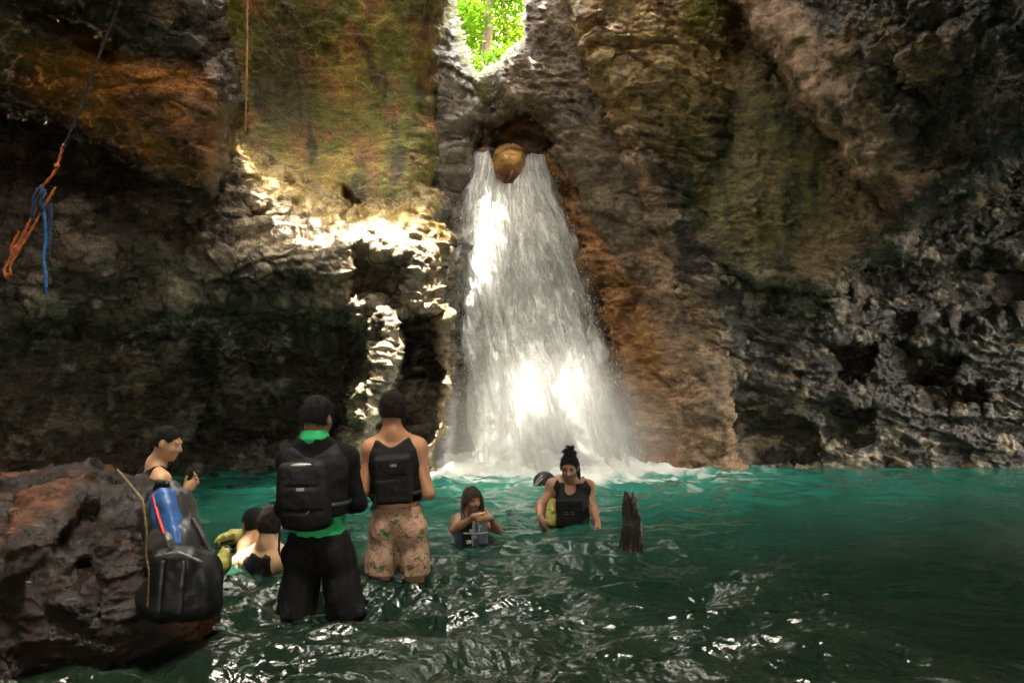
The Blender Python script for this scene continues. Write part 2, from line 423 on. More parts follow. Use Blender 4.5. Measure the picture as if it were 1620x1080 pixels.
is_ = lambda nm: blur((lid == [l['name'] for l in LAYERS].index(nm)).astype(float), 3)
alc = mix(YELLOW + 0 * P0, MOSS, smooth01(0.55 + 1.4 * n1 + 0.6 * n3 + (PX < 480) * 0.0))
alc = mix(alc, A((0.44, 0.23, 0.085)), smooth01(0.15 + 1.6 * n2 + 0.5 * n3))
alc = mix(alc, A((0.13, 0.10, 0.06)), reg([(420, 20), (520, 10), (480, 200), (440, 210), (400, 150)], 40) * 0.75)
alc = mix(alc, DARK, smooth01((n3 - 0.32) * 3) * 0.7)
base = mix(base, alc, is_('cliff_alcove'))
roofl = mix(A((0.075, 0.055, 0.038)) + 0 * P0, A((0.30, 0.20, 0.11)), smooth01((n1 + 0.5 * n2 - 0.05) * 2.0))
roofl = mix(roofl, mix(ORANGE * 1.15 + 0 * P0, RUST, smooth01(0.2 + 1.5 * n2)), m_boss)
base = mix(base, roofl, is_('cave_roof_left'))
lft = mix(mix(GREY + 0 * P0, PALE, smooth01(0.5 + 1.2 * n2)), DARK, smooth01(0.25 + 1.5 * n1 + 0.9 * n4))
low = smooth01((WYP - 440) / 120) * smooth01((620 - WXP) / 60)  # undercut at the waterline: its shade is painted into the colour
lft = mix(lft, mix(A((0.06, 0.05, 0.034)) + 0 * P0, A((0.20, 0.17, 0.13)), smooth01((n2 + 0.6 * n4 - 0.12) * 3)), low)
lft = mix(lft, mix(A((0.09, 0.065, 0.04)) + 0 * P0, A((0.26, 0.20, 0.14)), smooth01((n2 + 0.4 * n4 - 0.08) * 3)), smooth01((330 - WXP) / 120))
lft = mix(lft, PALE, reg([(590, 470), (625, 490), (620, 560), (590, 640), (560, 720), (545, 690), (570, 600), (575, 530)], 14) * 0.75)  # sunlight on the pillar painted in as a paler colour
lft = mix(lft, A((0.40, 0.26, 0.12)), reg([(672, 330), (690, 330), (712, 600), (700, 745), (682, 745), (694, 600), (684, 480)], 8) * 0.8)  # sunlit right edge of the buttress, its light painted into the colour
lft = mix(lft, YELLOW, reg([(335, 150), (420, 250), (520, 318), (600, 330), (690, 310), (700, 370), (600, 360), (500, 350), (400, 290), (340, 220)], 14) * 0.6)  # golden sunlight along the ledge rim painted into the colour
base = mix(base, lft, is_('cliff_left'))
base = mix(base, mix(PALE * 0.95 + 0 * P0, A((0.10, 0.08, 0.055)), smooth01(0.15 + 1.5 * n4 + 0.8 * n2)), is_('cliff_pillar'))  # pillar mass keeps the same painted-in paleness, mottled dark
slot = mix(A((0.24, 0.20, 0.145)) + 0 * P0, A((0.12, 0.09, 0.065)), smooth01((WYP - 240) / 60 + 0.6 * n2))
slot = mix(slot, A((0.30, 0.125, 0.035)), smooth01((WYP - 330) / 130 + n2 * 0.8) * 0.92)
base = mix(base, slot, is_('cliff_slot_left'))
base = mix(base, mix(A((0.13, 0.085, 0.05)) + 0 * P0, A((0.24, 0.17, 0.105)), smooth01(0.4 + 1.2 * n2)), is_('cliff_slot_block'))
base = mix(base, mix(A((0.26, 0.22, 0.14)) + 0 * P0, MOSS, smooth01(0.4 + n2)), is_('cliff_slot_back'))
# iron-stained bands that follow the chute down beside the fall
tb = (WXP - np.interp(WYP, [236, 330, 450, 560, 650, 745], [872, 905, 945, 978, 1000, 1012])) / np.interp(WYP, [236, 450, 745], [70, 150, 130])
chr_ = mix(A((0.40, 0.195, 0.065)) + 0 * P0, A((0.15, 0.115, 0.085)), np.clip(smooth01((tb - 0.32 + 0.35 * n2) * 5) * (1 - smooth01((WYP - 470 + 90 * n2) / 110)), 0, 1))
chr_ = mix(chr_, RUST, smooth01(0.1 + 1.5 * n3 + 0.6 * n4) * 0.8)
chr_ = mix(chr_, mix(A((0.42, 0.28, 0.15)) + 0 * P0, PINK, smooth01(0.5 + n2)), smooth01((tb - 0.45) * 3 + 0.6 * n2) * 0.85)
chr_ = mix(chr_, mix(PINK + 0 * P0, A((0.20, 0.14, 0.09)), smooth01(0.2 + 1.4 * n2 + n4)), m_column * 0.85)
base = mix(base, chr_, is_('cliff_chute_right'))
base = mix(base, mix(A((0.34, 0.18, 0.07)) + 0 * P0, A((0.16, 0.12, 0.08)), smooth01(0.5 + n2)), is_('cliff_chute'))
rgt = mix(A((0.05, 0.041, 0.03)) + 0 * P0, A((0.33, 0.26, 0.175)), smooth01((n2 + 0.8 * n4 + 0.5 * (cid2 - 0.5) + 0.35 * smooth01((1450 - WXP) / 300) - 0.32) * 2.6))  # pale share drops towards the far right: painted shade
tan = mix(A((0.50, 0.34, 0.14)) + 0 * P0, A((0.33, 0.22, 0.10)), smooth01(0.4 + 1.3 * n2 + 0.8 * (cid - 0.5)))
tan = mix(tan, A((0.36, 0.31, 0.06)), reg([(1085, -20), (1140, -20), (1150, 30), (1085, 60)], 12))
rgt = mix(rgt, tan, smooth01((300 - WYP + 60 * n2) / 90) * (1 - 0.6 * smooth01((WXP - 1150) / 80)))
edge_band = smooth01((1065 + (WYP - 200) * 0.13 - WXP + 30 * n2) / 60)
rgt = mix(rgt, mix(PINK + 0 * P0, A((0.22, 0.16, 0.11)), smooth01(0.35 + 1.4 * n2 + n4)), edge_band * smooth01((WYP - 170) / 60) * 0.9)
rgt = mix(rgt, mix(PINK + 0 * P0, A((0.42, 0.25, 0.12)), smooth01(0.4 + 1.4 * n2)), m_column * 0.85)
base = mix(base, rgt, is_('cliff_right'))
slab = mix(A((0.24, 0.17, 0.085)) + 0 * P0, MOSS * 0.95, smooth01(0.4 + 1.3 * n3))
slab = mix(slab, A((0.06, 0.05, 0.032)), smooth01((n3 + 0.4 * n2 - 0.12) * 3) * 0.75)
slab = mix(slab, mix(PINK * 0.8 + 0 * P0, A((0.34, 0.23, 0.11)), smooth01(0.5 + n2)), m_nose * 0.9)
slab = mix(slab, A((0.42, 0.30, 0.12)), smooth01((150 - WYP + 40 * n2) / 60) * smooth01((1180 - WXP) / 50))
m_moss = reg([(1075, 190), (1150, 150), (1215, 110), (1300, 190), (1440, 345), (1400, 400), (1300, 450), (1180, 430), (1090, 330)], 34)
base = mix(base, slab, np.clip(m_moss + 0.15 * n2, 0, 1) * np.clip(is_('cliff_right_slab') + is_('cliff_right'), 0, 1))
base = mix(base, rgt, is_('cliff_right_slab') * (1 - np.clip(m_moss, 0, 1)))
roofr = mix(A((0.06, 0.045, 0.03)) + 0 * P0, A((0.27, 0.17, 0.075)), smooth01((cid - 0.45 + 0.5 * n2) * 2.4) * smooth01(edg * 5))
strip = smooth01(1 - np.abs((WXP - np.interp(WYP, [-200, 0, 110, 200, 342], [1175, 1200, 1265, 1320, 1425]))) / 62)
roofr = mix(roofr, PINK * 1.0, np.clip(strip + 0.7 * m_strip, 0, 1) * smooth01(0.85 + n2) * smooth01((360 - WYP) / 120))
roofr = mix(roofr, A((0.045, 0.036, 0.026)), smooth01((WXP - 1430) / 200 + n2) * 0.8)  # far right of the roof darkened in colour to stand for shade
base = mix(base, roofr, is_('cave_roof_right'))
ALB = np.clip(base, 0.012, 0.75)
wetv = np.clip(W['wet'] + 0.4 * n1, 0, 1)
M_ROCK = rock_mat('wet_limestone', 0.16, 0.68, 0.85)
M_ROCKS = {}
nj, ni = PX.shape
idx = np.arange(nj * ni).reshape(nj, ni)
quads = np.stack((idx[:-1, :-1], idx[:-1, 1:], idx[1:, 1:], idx[1:, :-1]), -1).reshape(-1, 4)
fl = lid[:-1, :-1].ravel()
fd = dep.ravel()[quads].max(1)
keep = (fd < 19.0) & ~((P1[..., 2].ravel()[quads].min(1) > 7.9) & (np.abs(PX.ravel()[quads].mean(1) - 610) < 290))
for k, L in enumerate(LAYERS):
    q = quads[keep & (fl == k)]
    if not len(q): continue
    used, inv = np.unique(q, return_inverse=True)
    o = mesh_obj(L['name'], P1.reshape(-1, 3)[used], inv.reshape(-1, 4).astype(np.int32), M_ROCK)
    colour_attr(o, ALB.reshape(-1, 3)[used]); float_attr(o, wetv.ravel()[used], 'wet')
    tag(o, kind='structure')

# the rest of the grotto round and behind the camera, which keeps the pool in shade
def grotto():
    sec = np.array([(-9.6, -1.5), (-9.8, 1), (-9.6, 4), (-8.6, 7), (-6.5, 9.5), (-3.5, 11), (0, 11.6), (3.5, 11), (6.5, 9.2), (8.6, 6.5), (9.6, 3.5), (9.8, 1), (9.6, -1.5)])
    t = np.linspace(0, len(sec) - 1, 130)
    cx = np.interp(t, np.arange(len(sec)), sec[:, 0]); cz = np.interp(t, np.arange(len(sec)), sec[:, 1])
    ys = np.linspace(-9.0, 8.2, 90)
    fall = np.where(ys < -6, np.sqrt(np.clip(1 - ((-6 - ys) / 3.05) ** 2, 0.0, 1)), 1.0)
    # the roof stops short where the gorge opens to the sky
    lim = np.interp(cx, [-9.8, -7.5, -5, -2, 1, 4, 6.5, 9.8], ROOF_EDGE)
    V = np.zeros((len(ys), len(t), 3))
    for i, y in enumerate(ys):
        yy = -9.0 + (y + 9.0) / 17.2 * (lim + 9.0)
        f = fall[i]
        V[i, :, 0] = cx * f; V[i, :, 1] = np.where(cz < 3.0, -9.0 + (y + 9) / 17.2 * (7.6 + 9.0), yy); V[i, :, 2] = np.where(cz > 0, cz * (0.3 + 0.7 * f), cz)
    d = fbm(V * 0.5, 4, 91) * 0.8 + ridged(V * 1.7, 3, 93) * 0.15
    c = np.array((0, 2, 3.0)); n = c - V; n /= np.linalg.norm(n, axis=-1, keepdims=True)
    V = V + n * d[..., None]
    id2 = np.arange(V.shape[0] * V.shape[1]).reshape(V.shape[:2])
    q = np.stack((id2[:-1, :-1], id2[:-1, 1:], id2[1:, 1:], id2[1:, :-1]), -1).reshape(-1, 4)
    o = mesh_obj('cave_roof_behind', V.reshape(-1, 3), q, M_ROCK)
    b = np.clip(np.array((0.16, 0.125, 0.085)) * (1 + 0.8 * fbm(V.reshape(-1, 3) * 0.9, 3, 95))[:, None], 0.03, 0.5)
    colour_attr(o, b); float_attr(o, np.full(len(b), 0.4), 'wet')
    tag(o, kind='structure')
ROOF_EDGE = [8.2, 8.2, 0.0, -0.8, -0.8, 0.0, 8.2, 8.2]
grotto()
# unseen roof sheet added to mask the sun, its holes shaped for the light
ROOF_Z = 11.5
LIGHT_HOLES = [  # polygons in plan (x, y), placed to aim sun and fill light
 [(-5.5, 5.4), (-3.8, 5.0), (-2.7, 5.4), (-2.6, 8.75), (-1.5, 8.98), (-0.9, 9.0), (-0.8, 8.35), (-0.1, 8.35), (0.0, 9.15), (0.4, 9.2), (0.6, 9.7), (0.3, 9.95), (-1.0, 9.6), (-3.2, 9.4), (-5, 9.0), (-5.5, 8.6)],
 [(-8, 11.3), (-2.2, 11.3), (-1.9, 15.2), (-8, 15.2)],
 [(0.45, 10.7), (0.75, 10.1), (1.5, 9.85), (1.9, 10.0), (2.9, 9.85), (3.2, 11.0), (2.7, 11.5), (1.9, 11.2), (1.6, 12.1), (0.45, 12.1)],
 [(-0.75, 4.35), (-0.3, 4.2), (0.0, 4.5), (-0.2, 4.85), (-0.7, 4.8)],
 [(-2.0, -0.5), (2.3, -0.5), (2.5, 1.8), (-1.8, 2.0)],
]
def sun_mask_roof():
    xs = np.linspace(-11, 11, 260); ys = np.linspace(-1.4, 15.5, 220)
    X, Y = np.meshgrid(xs, ys)
    Q = np.stack((X, Y, X * 0), -1)
    wx = X + 0.25 * fbm(Q * 1.4, 3, 96); wy = Y + 0.25 * fbm(Q * 1.4, 3, 97)
    s = np.min([poly_sd(h, wx, wy) for h in LIGHT_HOLES], 0)
    Z = ROOF_Z + 0.35 * fbm(Q * 0.7, 3, 98) - 0.95 * np.maximum(np.abs(X) - 5.2, 0)
    V = np.stack((X, Y, Z), -1); i = np.arange(X.size).reshape(X.shape)
    q = np.stack((i[:-1, :-1], i[:-1, 1:], i[1:, 1:], i[1:, :-1]), -1).reshape(-1, 4)
    q = q[s.ravel()[q].min(1) > 0]
    used, inv = np.unique(q, return_inverse=True)
    V = V.reshape(-1, 3)[used]
    o = mesh_obj('sun_mask_roof', V, inv.reshape(-1, 4).astype(np.int32), M_ROCK)
    colour_attr(o, np.clip(np.array((0.20, 0.16, 0.11)) * (1 + 0.8 * fbm(V * 0.9, 3, 99))[:, None], 0.03, 0.5)); float_attr(o, np.full(len(V), 0.3), 'wet')
    md = o.modifiers.new('thick', 'SOLIDIFY'); md.thickness = 0.5; md.offset = 1
    tag(o, kind='structure')
sun_mask_roof()
# ------------------------------------------------------------------ pool bed and water
def pool_bed():
    xs = np.linspace(-12, 12, 240); ys = np.linspace(-9, 17, 260)
    X, Y = np.meshgrid(xs, ys)
    Q = np.stack((X, Y, X * 0), -1)
    z = -0.42 - 0.85 * smooth01((Y - 4.5) / 5) - 0.5 * smooth01((X - 2) / 5) + 0.10 * fbm(Q * 0.8, 4, 101)
    e, cid_, _t = cells(Q * 2.6, 103)
    z = z + (0.05 * smooth01(e * 2.2) + 0.07 * (cid_ - 0.3) * smooth01(e * 3))
    V = np.stack((X, Y, z), -1)
    i = np.arange(X.size).reshape(X.shape)
    q = np.stack((i[:-1, :-1], i[:-1, 1:], i[1:, 1:], i[1:, :-1]), -1).reshape(-1, 4)
    o = mesh_obj('pool_bed', V.reshape(-1, 3), q, M_ROCK)
    c = np.array((0.26, 0.21, 0.11)) * (0.55 + 0.9 * cid_.reshape(-1, 1)) * (1 + 0.4 * fbm(Q * 3, 3, 105)).reshape(-1, 1)
    colour_attr(o, np.clip(c, 0.02, 0.6)); float_attr(o, np.full(len(c), 0.2), 'wet')
    tag(o, kind='structure')
pool_bed()
FALL_C = at(862, 745, 11.5)
def water_surface():
    rows = np.concatenate((np.linspace(720, 1120, 520), 1120 + 40 * (np.geomspace(1, 40, 60) - 1)))
    r = rays(np.full(rows.shape, 810.0), rows)
    Y = -CAM_H / r[:, 2]
    Y = Y[Y > 0.35]
    Y = np.concatenate((np.linspace(20, Y[0], 24, endpoint=False), Y, np.linspace(Y[-1], -9.5, 40)[1:]))
    u = np.concatenate((np.linspace(-1.35, -0.70, 60, endpoint=False), np.linspace(-0.70, 0.70, 820, endpoint=False), np.linspace(0.70, 1.35, 61)))
    wid = np.maximum(np.abs(Y), 7.5)
    wid = np.where(Y > 3.2, np.maximum(Y, 3.2), np.where(Y > 0.5, 3.2, 7.5))
    wid = np.maximum.accumulate(np.where(Y > 3.2, 0, 3.2 + (3.2 - Y) * 1.6)) + np.where(Y > 3.2, Y, 0)
    X = u[None, :] * wid[:, None]
    YY = np.repeat(Y[:, None], len(u), 1)
    dF = np.hypot((X - FALL_C[0]) * 0.75, YY - FALL_C[1])
    W2 = np.stack((X, YY, X * 0), -1)
    wr = 0.35 * np.stack((fbm(W2 * 0.6, 2, 111), fbm(W2 * 0.6, 2, 112), X * 0), -1)
    Q = W2 + wr
    ag = 0.55 + 1.1 * np.exp(-dF / 2.2) + 0.5 * smooth01((7 - YY) / 3)
    calm = 0.6 + 0.4 * smooth01((3.4 - X) / 2.2)
    h = 0.036 * fbm(Q * np.array((0.8, 1.3, 1)), 2, 113) + 0.026 * (1 - np.abs(2 * perlin(Q * np.array((1.5, 2.6, 1)), 115))) + 0.011 * fbm(Q * np.array((3.6, 6.2, 1)), 2, 117) + 0.0032 * (1 - 2 * np.abs(perlin(Q * np.array((11, 18, 1)), 119))) + 0.0014 * fbm(Q * np.array((27, 38, 1)), 2, 121)
    # rings round the stump and the two standing men
    for (cx, cy, am) in RINGS:
        rr = np.hypot(X - cx, YY - cy)
        h = h + am * np.cos(rr * 26) * np.exp(-rr * 2.2) 
    churn = np.exp(-(dF / 1.25) ** 2)
    h = h * ag * calm * 2.5 + churn * (0.26 * fbm(W2 * np.array((2.6, 3.5, 1)), 5, 123) + 0.10)
    V = np.stack((X, YY, h), -1)
    foam = smooth01((1.95 - dF + 0.9 * fbm(W2 * np.array((1.6, 2.6, 1)), 4, 125)) / 0.8)
    foam = np.maximum(foam, 0.75 * smooth01((2.9 - dF) / 1.5) * smooth01((fbm(Q * np.array((3, 6, 1)), 4, 127) - 0.12) / 0.18))
    left = np.exp(-((X + 0.55) / 0.9) ** 2 - ((YY - 10.9) / 0.45) ** 2)
    foam = np.clip(np.maximum(foam, smooth01(1.5 * left + 0.5 * fbm(W2 * 3, 3, 129) - 0.3)), 0, 1)
    i = np.arange(X.size).reshape(X.shape)
    q = np.stack((i[:-1, :-1], i[1:, :-1], i[1:, 1:], i[:-1, 1:]), -1).reshape(-1, 4)
    o = mesh_obj('water', V.reshape(-1, 3), q, None)
    float_attr(o, foam, 'foam')
    depth = smooth01((YY - 5.2) / 4.6)
    float_attr(o, depth, 'deep'); float_attr(o, np.exp(-(np.maximum(dF - 0.8, 0) / 2.9) ** 1.4), 'air')
    tag(o, kind='structure')
    m, nd, lk, p = new_mat('turquoise_pool_water')
    fo = N(nd, 'ShaderNodeAttribute', attribute_name='foam')
    de = N(nd, 'ShaderNodeAttribute', attribute_name='deep')
    c1 = nd.new('ShaderNodeMix'); c1.data_type = 'RGBA'
    c1.inputs[6].default_value = (0.013, 0.019, 0.009, 1); c1.inputs[7].default_value = (0.006, 0.044, 0.028, 1)
    lk.new(de.outputs['Fac'], c1.inputs[0])
    ai = N(nd, 'ShaderNodeAttribute', attribute_name='air')
    c3 = nd.new('ShaderNodeMix'); c3.data_type = 'RGBA'; c3.inputs[7].default_value = (0.05, 0.36, 0.27, 1)
    lk.new(ai.outputs['Fac'], c3.inputs[0]); lk.new(c1.outputs[2], c3.inputs[6]); c1 = c3
    c2 = nd.new('ShaderNodeMix'); c2.data_type = 'RGBA'; c2.inputs[7].default_value = (0.86, 0.88, 0.84, 1)
    lk.new(fo.outputs['Fac'], c2.inputs[0]); lk.new(c1.outputs[2], c2.inputs[6])
    lk.new(c2.outputs[2], p.inputs['Base Color'])
    p.inputs['IOR'].default_value = 1.33
    ro = N(nd, 'ShaderNodeMapRange'); ro.inputs['To Min'].default_value = 0.035; ro.inputs['To Max'].default_value = 0.7
    lk.new(fo.outputs['Fac'], ro.inputs['Value']); lk.new(ro.outputs[0], p.inputs['Roughness'])
    tr = N(nd, 'ShaderNodeMapRange'); tr.inputs['To Min'].default_value = 0.55; tr.inputs['To Max'].default_value = 0.12
    lk.new(de.outputs['Fac'], tr.inputs['Value'])
    tf = N(nd, 'ShaderNodeMath', operation='SUBTRACT', use_clamp=True); lk.new(tr.outputs[0], tf.inputs[0]); lk.new(fo.outputs['Fac'], tf.inputs[1])
    lk.new(tf.outputs[0], p.inputs['Transmission Weight'])
    tc = N(nd, 'ShaderNodeTexCoord')
    mp = N(nd, 'ShaderNodeMapping'); mp.inputs['Scale'].default_value = (1, 1.6, 1)
    lk.new(tc.outputs['Object'], mp.inputs['Vector'])
    nz = N(nd, 'ShaderNodeTexNoise', Scale=26.0, Detail=4.0); lk.new(mp.outputs[0], nz.inputs['Vector'])
    b = N(nd, 'ShaderNodeBump', Strength=0.35, Distance=0.01)
    lk.new(nz.outputs['Fac'], b.inputs['Height']); lk.new(b.outputs[0], p.inputs['Normal'])
    o.data.materials.append(m)
RINGS = [(*on_water(997, 876)[:2], 0.016), (*on_water(610, 925)[:2], 0.012), (*on_water(470, 975)[:2], 0.012), (*on_water(655, 930)[:2], 0.010), (*on_water(546, 980)[:2], 0.010), (*on_water(748, 855)[:2], 0.007), (*on_water(895, 828)[:2], 0.008)]
water_surface()

# ------------------------------------------------------------------ waterfall
ROWS = np.array([  # photograph row, left edge, right edge, distance
 (236, 742, 872, 12.95), (246, 742, 872, 12.72), (262, 738, 874, 12.60), (300, 728, 884, 12.48), (350, 719, 906, 12.36), (400, 714, 922, 12.25), (460, 714, 940, 12.12), (520, 718, 954, 12.0),
 (580, 726, 966, 11.88), (640, 733, 982, 11.75), (700, 738, 1000, 11.6), (752, 738, 1016, 11.5)], float)
def fall_point(u, v, off=0.0):
    py = 236 + v * (752 - 236)
    xl = np.interp(py, ROWS[:, 0], ROWS[:, 1]); xr = np.interp(py, ROWS[:, 0], ROWS[:, 2]); d = np.interp(py, ROWS[:, 0], ROWS[:, 3])
    px = xl + (xr - xl) * u
    bulge = 0.28 * np.sin(np.pi * np.clip(u, 0, 1)) * smooth01(v * 3)
    r = rays(px, py)
    return CAMP + r * (d - bulge - off)[..., None]
def fall_mat(name, lo, hi, bright=0.86):
    m, nd, lk, p = new_mat(name)
    uv = N(nd, 'ShaderNodeAttribute', attribute_name='flow')
    mp = N(nd, 'ShaderNodeMapping'); mp.inputs['Scale'].default_value = (9, 3.0, 1)
    lk.new(uv.outputs['Vector'], mp.inputs['Vector'])
    n1 = N(nd, 'ShaderNodeTexNoise', Scale=1.0, Detail=9.0, Roughness=0.66, Distortion=0.4); lk.new(mp.outputs[0], n1.inputs['Vector'])
    mp2 = N(nd, 'ShaderNodeMapping'); mp2.inputs['Scale'].default_value = (42, 24, 1)
    lk.new(uv.outputs['Vector'], mp2.inputs['Vector'])
    n2 = N(nd, 'ShaderNodeTexNoise', Scale=1.0, Detail=6.0, Roughness=0.7); lk.new(mp2.outputs[0], n2.inputs['Vector'])
    ad = N(nd, 'ShaderNodeMath', operation='MULTIPLY_ADD'); ad.inputs[1].default_value = 0.5
    lk.new(n2.outputs['Fac'], ad.inputs[0]); lk.new(n1.outputs['Fac'], ad.inputs[2])
    r = ramp(nd, [(lo, 0.0), (hi, 1.0)])
    ms = N(nd, 'ShaderNodeMath', operation='MULTIPLY'); ms.inputs[1].default_value = 0.667
    lk.new(ad.outputs[0], ms.inputs[0]); lk.new(ms.outputs[0], r.inputs[0])
    co = N(nd, 'ShaderNodeAttribute', attribute_name='cover')
    al = N(nd, 'ShaderNodeMath', operation='MULTIPLY'); lk.new(r.outputs[0], al.inputs[0]); lk.new(co.outputs['Fac'], al.inputs[1])
    df = N(nd, 'ShaderNodeBsdfDiffuse'); df.inputs['Color'].default_value = (bright, bright, bright * 0.97, 1)
    tl = N(nd, 'ShaderNodeBsdfTranslucent'); tl.inputs['Color'].default_value = (bright, bright, bright * 0.97, 1)
    b = N(nd, 'ShaderNodeBump', Strength=0.7, Distance=0.04); lk.new(ad.outputs[0], b.inputs['Height'])
    lk.new(b.outputs[0], df.inputs['Normal'])
    mx = N(nd, 'ShaderNodeMixShader'); mx.inputs[0].default_value = 0.4
    lk.new(df.outputs[0], mx.inputs[1]); lk.new(tl.outputs[0], mx.inputs[2])
    tp = N(nd, 'ShaderNodeBsdfTransparent')
    m2 = N(nd, 'ShaderNodeMixShader'); lk.new(al.outputs[0], m2.inputs[0]); lk.new(tp.outputs[0], m2.inputs[1]); lk.new(mx.outputs[0], m2.inputs[2])
    lk.new(m2.outputs[0], nd['Material Output'].inputs['Surface'])
    return m
def vec_attr(o, v, name):
    a = o.data.attributes.new(name, 'FLOAT_VECTOR', 'POINT')
    a.data.foreach_set('vector', np.asarray(v, np.float32).ravel())
def fall_sheet(name, off, lo, hi, seed, parent, amp, bright=0.86):
    us = np.linspace(-0.03, 1.03, 200); vs = np.linspace(0, 1, 260)
    U, Vv = np.meshgrid(us, vs)
    P = fall_point(U, np.clip(Vv + (0.004 + 0.022 * fbm(np.stack((U * 4, U * 0, U * 0 + 3.3), -1), 2, 77)) * (1 - smooth01(Vv * 9)), -0.03, 1), off)
    s = np.stack((U * 8, Vv * 3.4, U * 0 + seed), -1)
    dsp = amp * smooth01(Vv * 4) * (fbm(s, 4, seed) + 0.45 * fbm(s * np.array((3, 2.6, 1)), 4, seed + 2))
    P[..., 1] -= dsp; P[..., 0] += 0.5 * amp * smooth01(Vv * 4) * fbm(s * 0.7, 3, seed + 5)
    ed = 0.13 + 0.16 * fbm(np.stack((Vv * 9, U * 0, U * 0 + seed), -1), 3, seed + 3)
    cover = smooth01(U / ed) * smooth01((1 - U) / ed)
    # the boulder jammed in the lip parts the water
    py = 236 + Vv * 516
    xl = np.interp(py, ROWS[:, 0], ROWS[:, 1]); xr = np.interp(py, ROWS[:, 0], ROWS[:, 2]); px = xl + (xr - xl) * U
    gap = ((px - 803) / np.interp(py, [236, 270, 292], [30, 22, 8])) ** 2
    cover = np.where((py < 290), cover * smooth01((gap - 0.8) / 0.5), cover)
    i = np.arange(U.size).reshape(U.shape)
    q = np.stack((i[:-1, :-1], i[:-1, 1:], i[1:, 1:], i[1:, :-1]), -1).reshape(-1, 4)
    o = mesh_obj(name, P.reshape(-1, 3), q, fall_mat(name + '_white_water', lo, hi, bright), parent)
    float_attr(o, cover, 'cover')
    vec_attr(o, np.stack((U + seed, Vv, U * 0), -1), 'flow')
    return o
wf = empty('waterfall', tuple(FALL_C))
tag(wf, 'white waterfall pouring through the rock slot into the turquoise pool', 'waterfall', kind='structure')
for a in (('falling_water', 0.0, 0.05, 0.20, 201, 0.24, 0.88), ('falling_veil', 0.10, 0.42, 0.60, 221, 0.34, 0.92), ('falling_veil', 0.20, 0.46, 0.64, 241, 0.42, 0.92)):
    o = fall_sheet(a[0], a[1], a[2], a[3], a[4], wf, a[5], a[6])
    o.matrix_parent_inverse = Matrix.Translation((-FALL_C[0], -FALL_C[1], -FALL_C[2]))
def unit_rows(v): return v / (np.linalg.norm(v, axis=1, keepdims=True) + 1e-9)
def fall_drops():
    rs = np.random.RandomState(5)
    n = 6000
    u = rs.rand(n); e = rs.rand(n) < 0.5
    u = np.where(e, np.where(rs.rand(n) < 0.4, -0.04 + 0.2 * rs.rand(n), 1.07 - 0.3 * rs.rand(n)), u)
    v = 0.02 + 0.98 * rs.rand(n) ** 0.8
    L = (0.012 + 0.035 * rs.rand(n) ** 2) * (0.5 + v); w = (0.002 + 0.003 * rs.rand(n) ** 2)
    off = rs.rand(n) * 0.55 - 0.05
    a = fall_point(u, v, off); b = fall_point(u + 0.004 * rs.randn(n), v + L / 4.7, off)
    sid = np.stack((rs.randn(n), 0.4 * rs.randn(n), 0.1 * rs.randn(n)), -1); sid /= np.linalg.norm(sid, axis=1, keepdims=True)
    mid = (a + b) / 2 + sid * w[:, None]; mid2 = (a + b) / 2 - sid * w[:, None]
    dn = np.cross(b - a, sid); dn /= np.linalg.norm(dn, axis=1, keepdims=True) + 1e-9
    mid3 = (a + b) / 2 + dn * w[:, None]
    # drops thrown up where the water lands
    m_ = 7000; th = rs.rand(m_) * 2 * np.pi; ra = 1.0 * rs.rand(m_) ** 0.6
    s0 = FALL_C + np.stack((1.15 * ra * np.cos(th), 0.55 * ra * np.sin(th) - 0.2, 0.55 * rs.rand(m_) ** 2.2 * (1.2 - ra)), -1) + np.array((0, 0, 0.03))
    dr = rs.randn(m_, 3) * 0.012; w2 = (0.003 + 0.006 * rs.rand(m_) ** 3)[:, None]
    sd = unit_rows(rs.randn(m_, 3)); dn2 = unit_rows(np.cross(dr, sd))
    a = np.concatenate((a, s0 - dr)); b = np.concatenate((b, s0 + dr)); mid = np.concatenate((mid, s0 + sd * w2)); mid2 = np.concatenate((mid2, s0 - sd * w2)); mid3 = np.concatenate((mid3, s0 + dn2 * w2)); n += m_
    V = np.stack((a, mid, mid2, mid3, b), 1).reshape(-1, 3)
    k = np.arange(n)[:, None] * 5
    q = np.concatenate([k + np.array(t) for t in ((0, 1, 2), (0, 2, 3), (0, 3, 1), (4, 2, 1), (4, 3, 2), (4, 1, 3))], 0)
    m, nd, lk, p = new_mat('spray_drops'); p.inputs['Base Color'].default_value = (0.9, 0.9, 0.88, 1); p.inputs['Roughness'].default_value = 0.35
    o = mesh_obj('spray', V, q.astype(np.int32), m, wf); o['kind'] = 'stuff'
    o.matrix_parent_inverse = Matrix.Translation((-FALL_C[0], -FALL_C[1], -FALL_C[2]))
fall_drops()
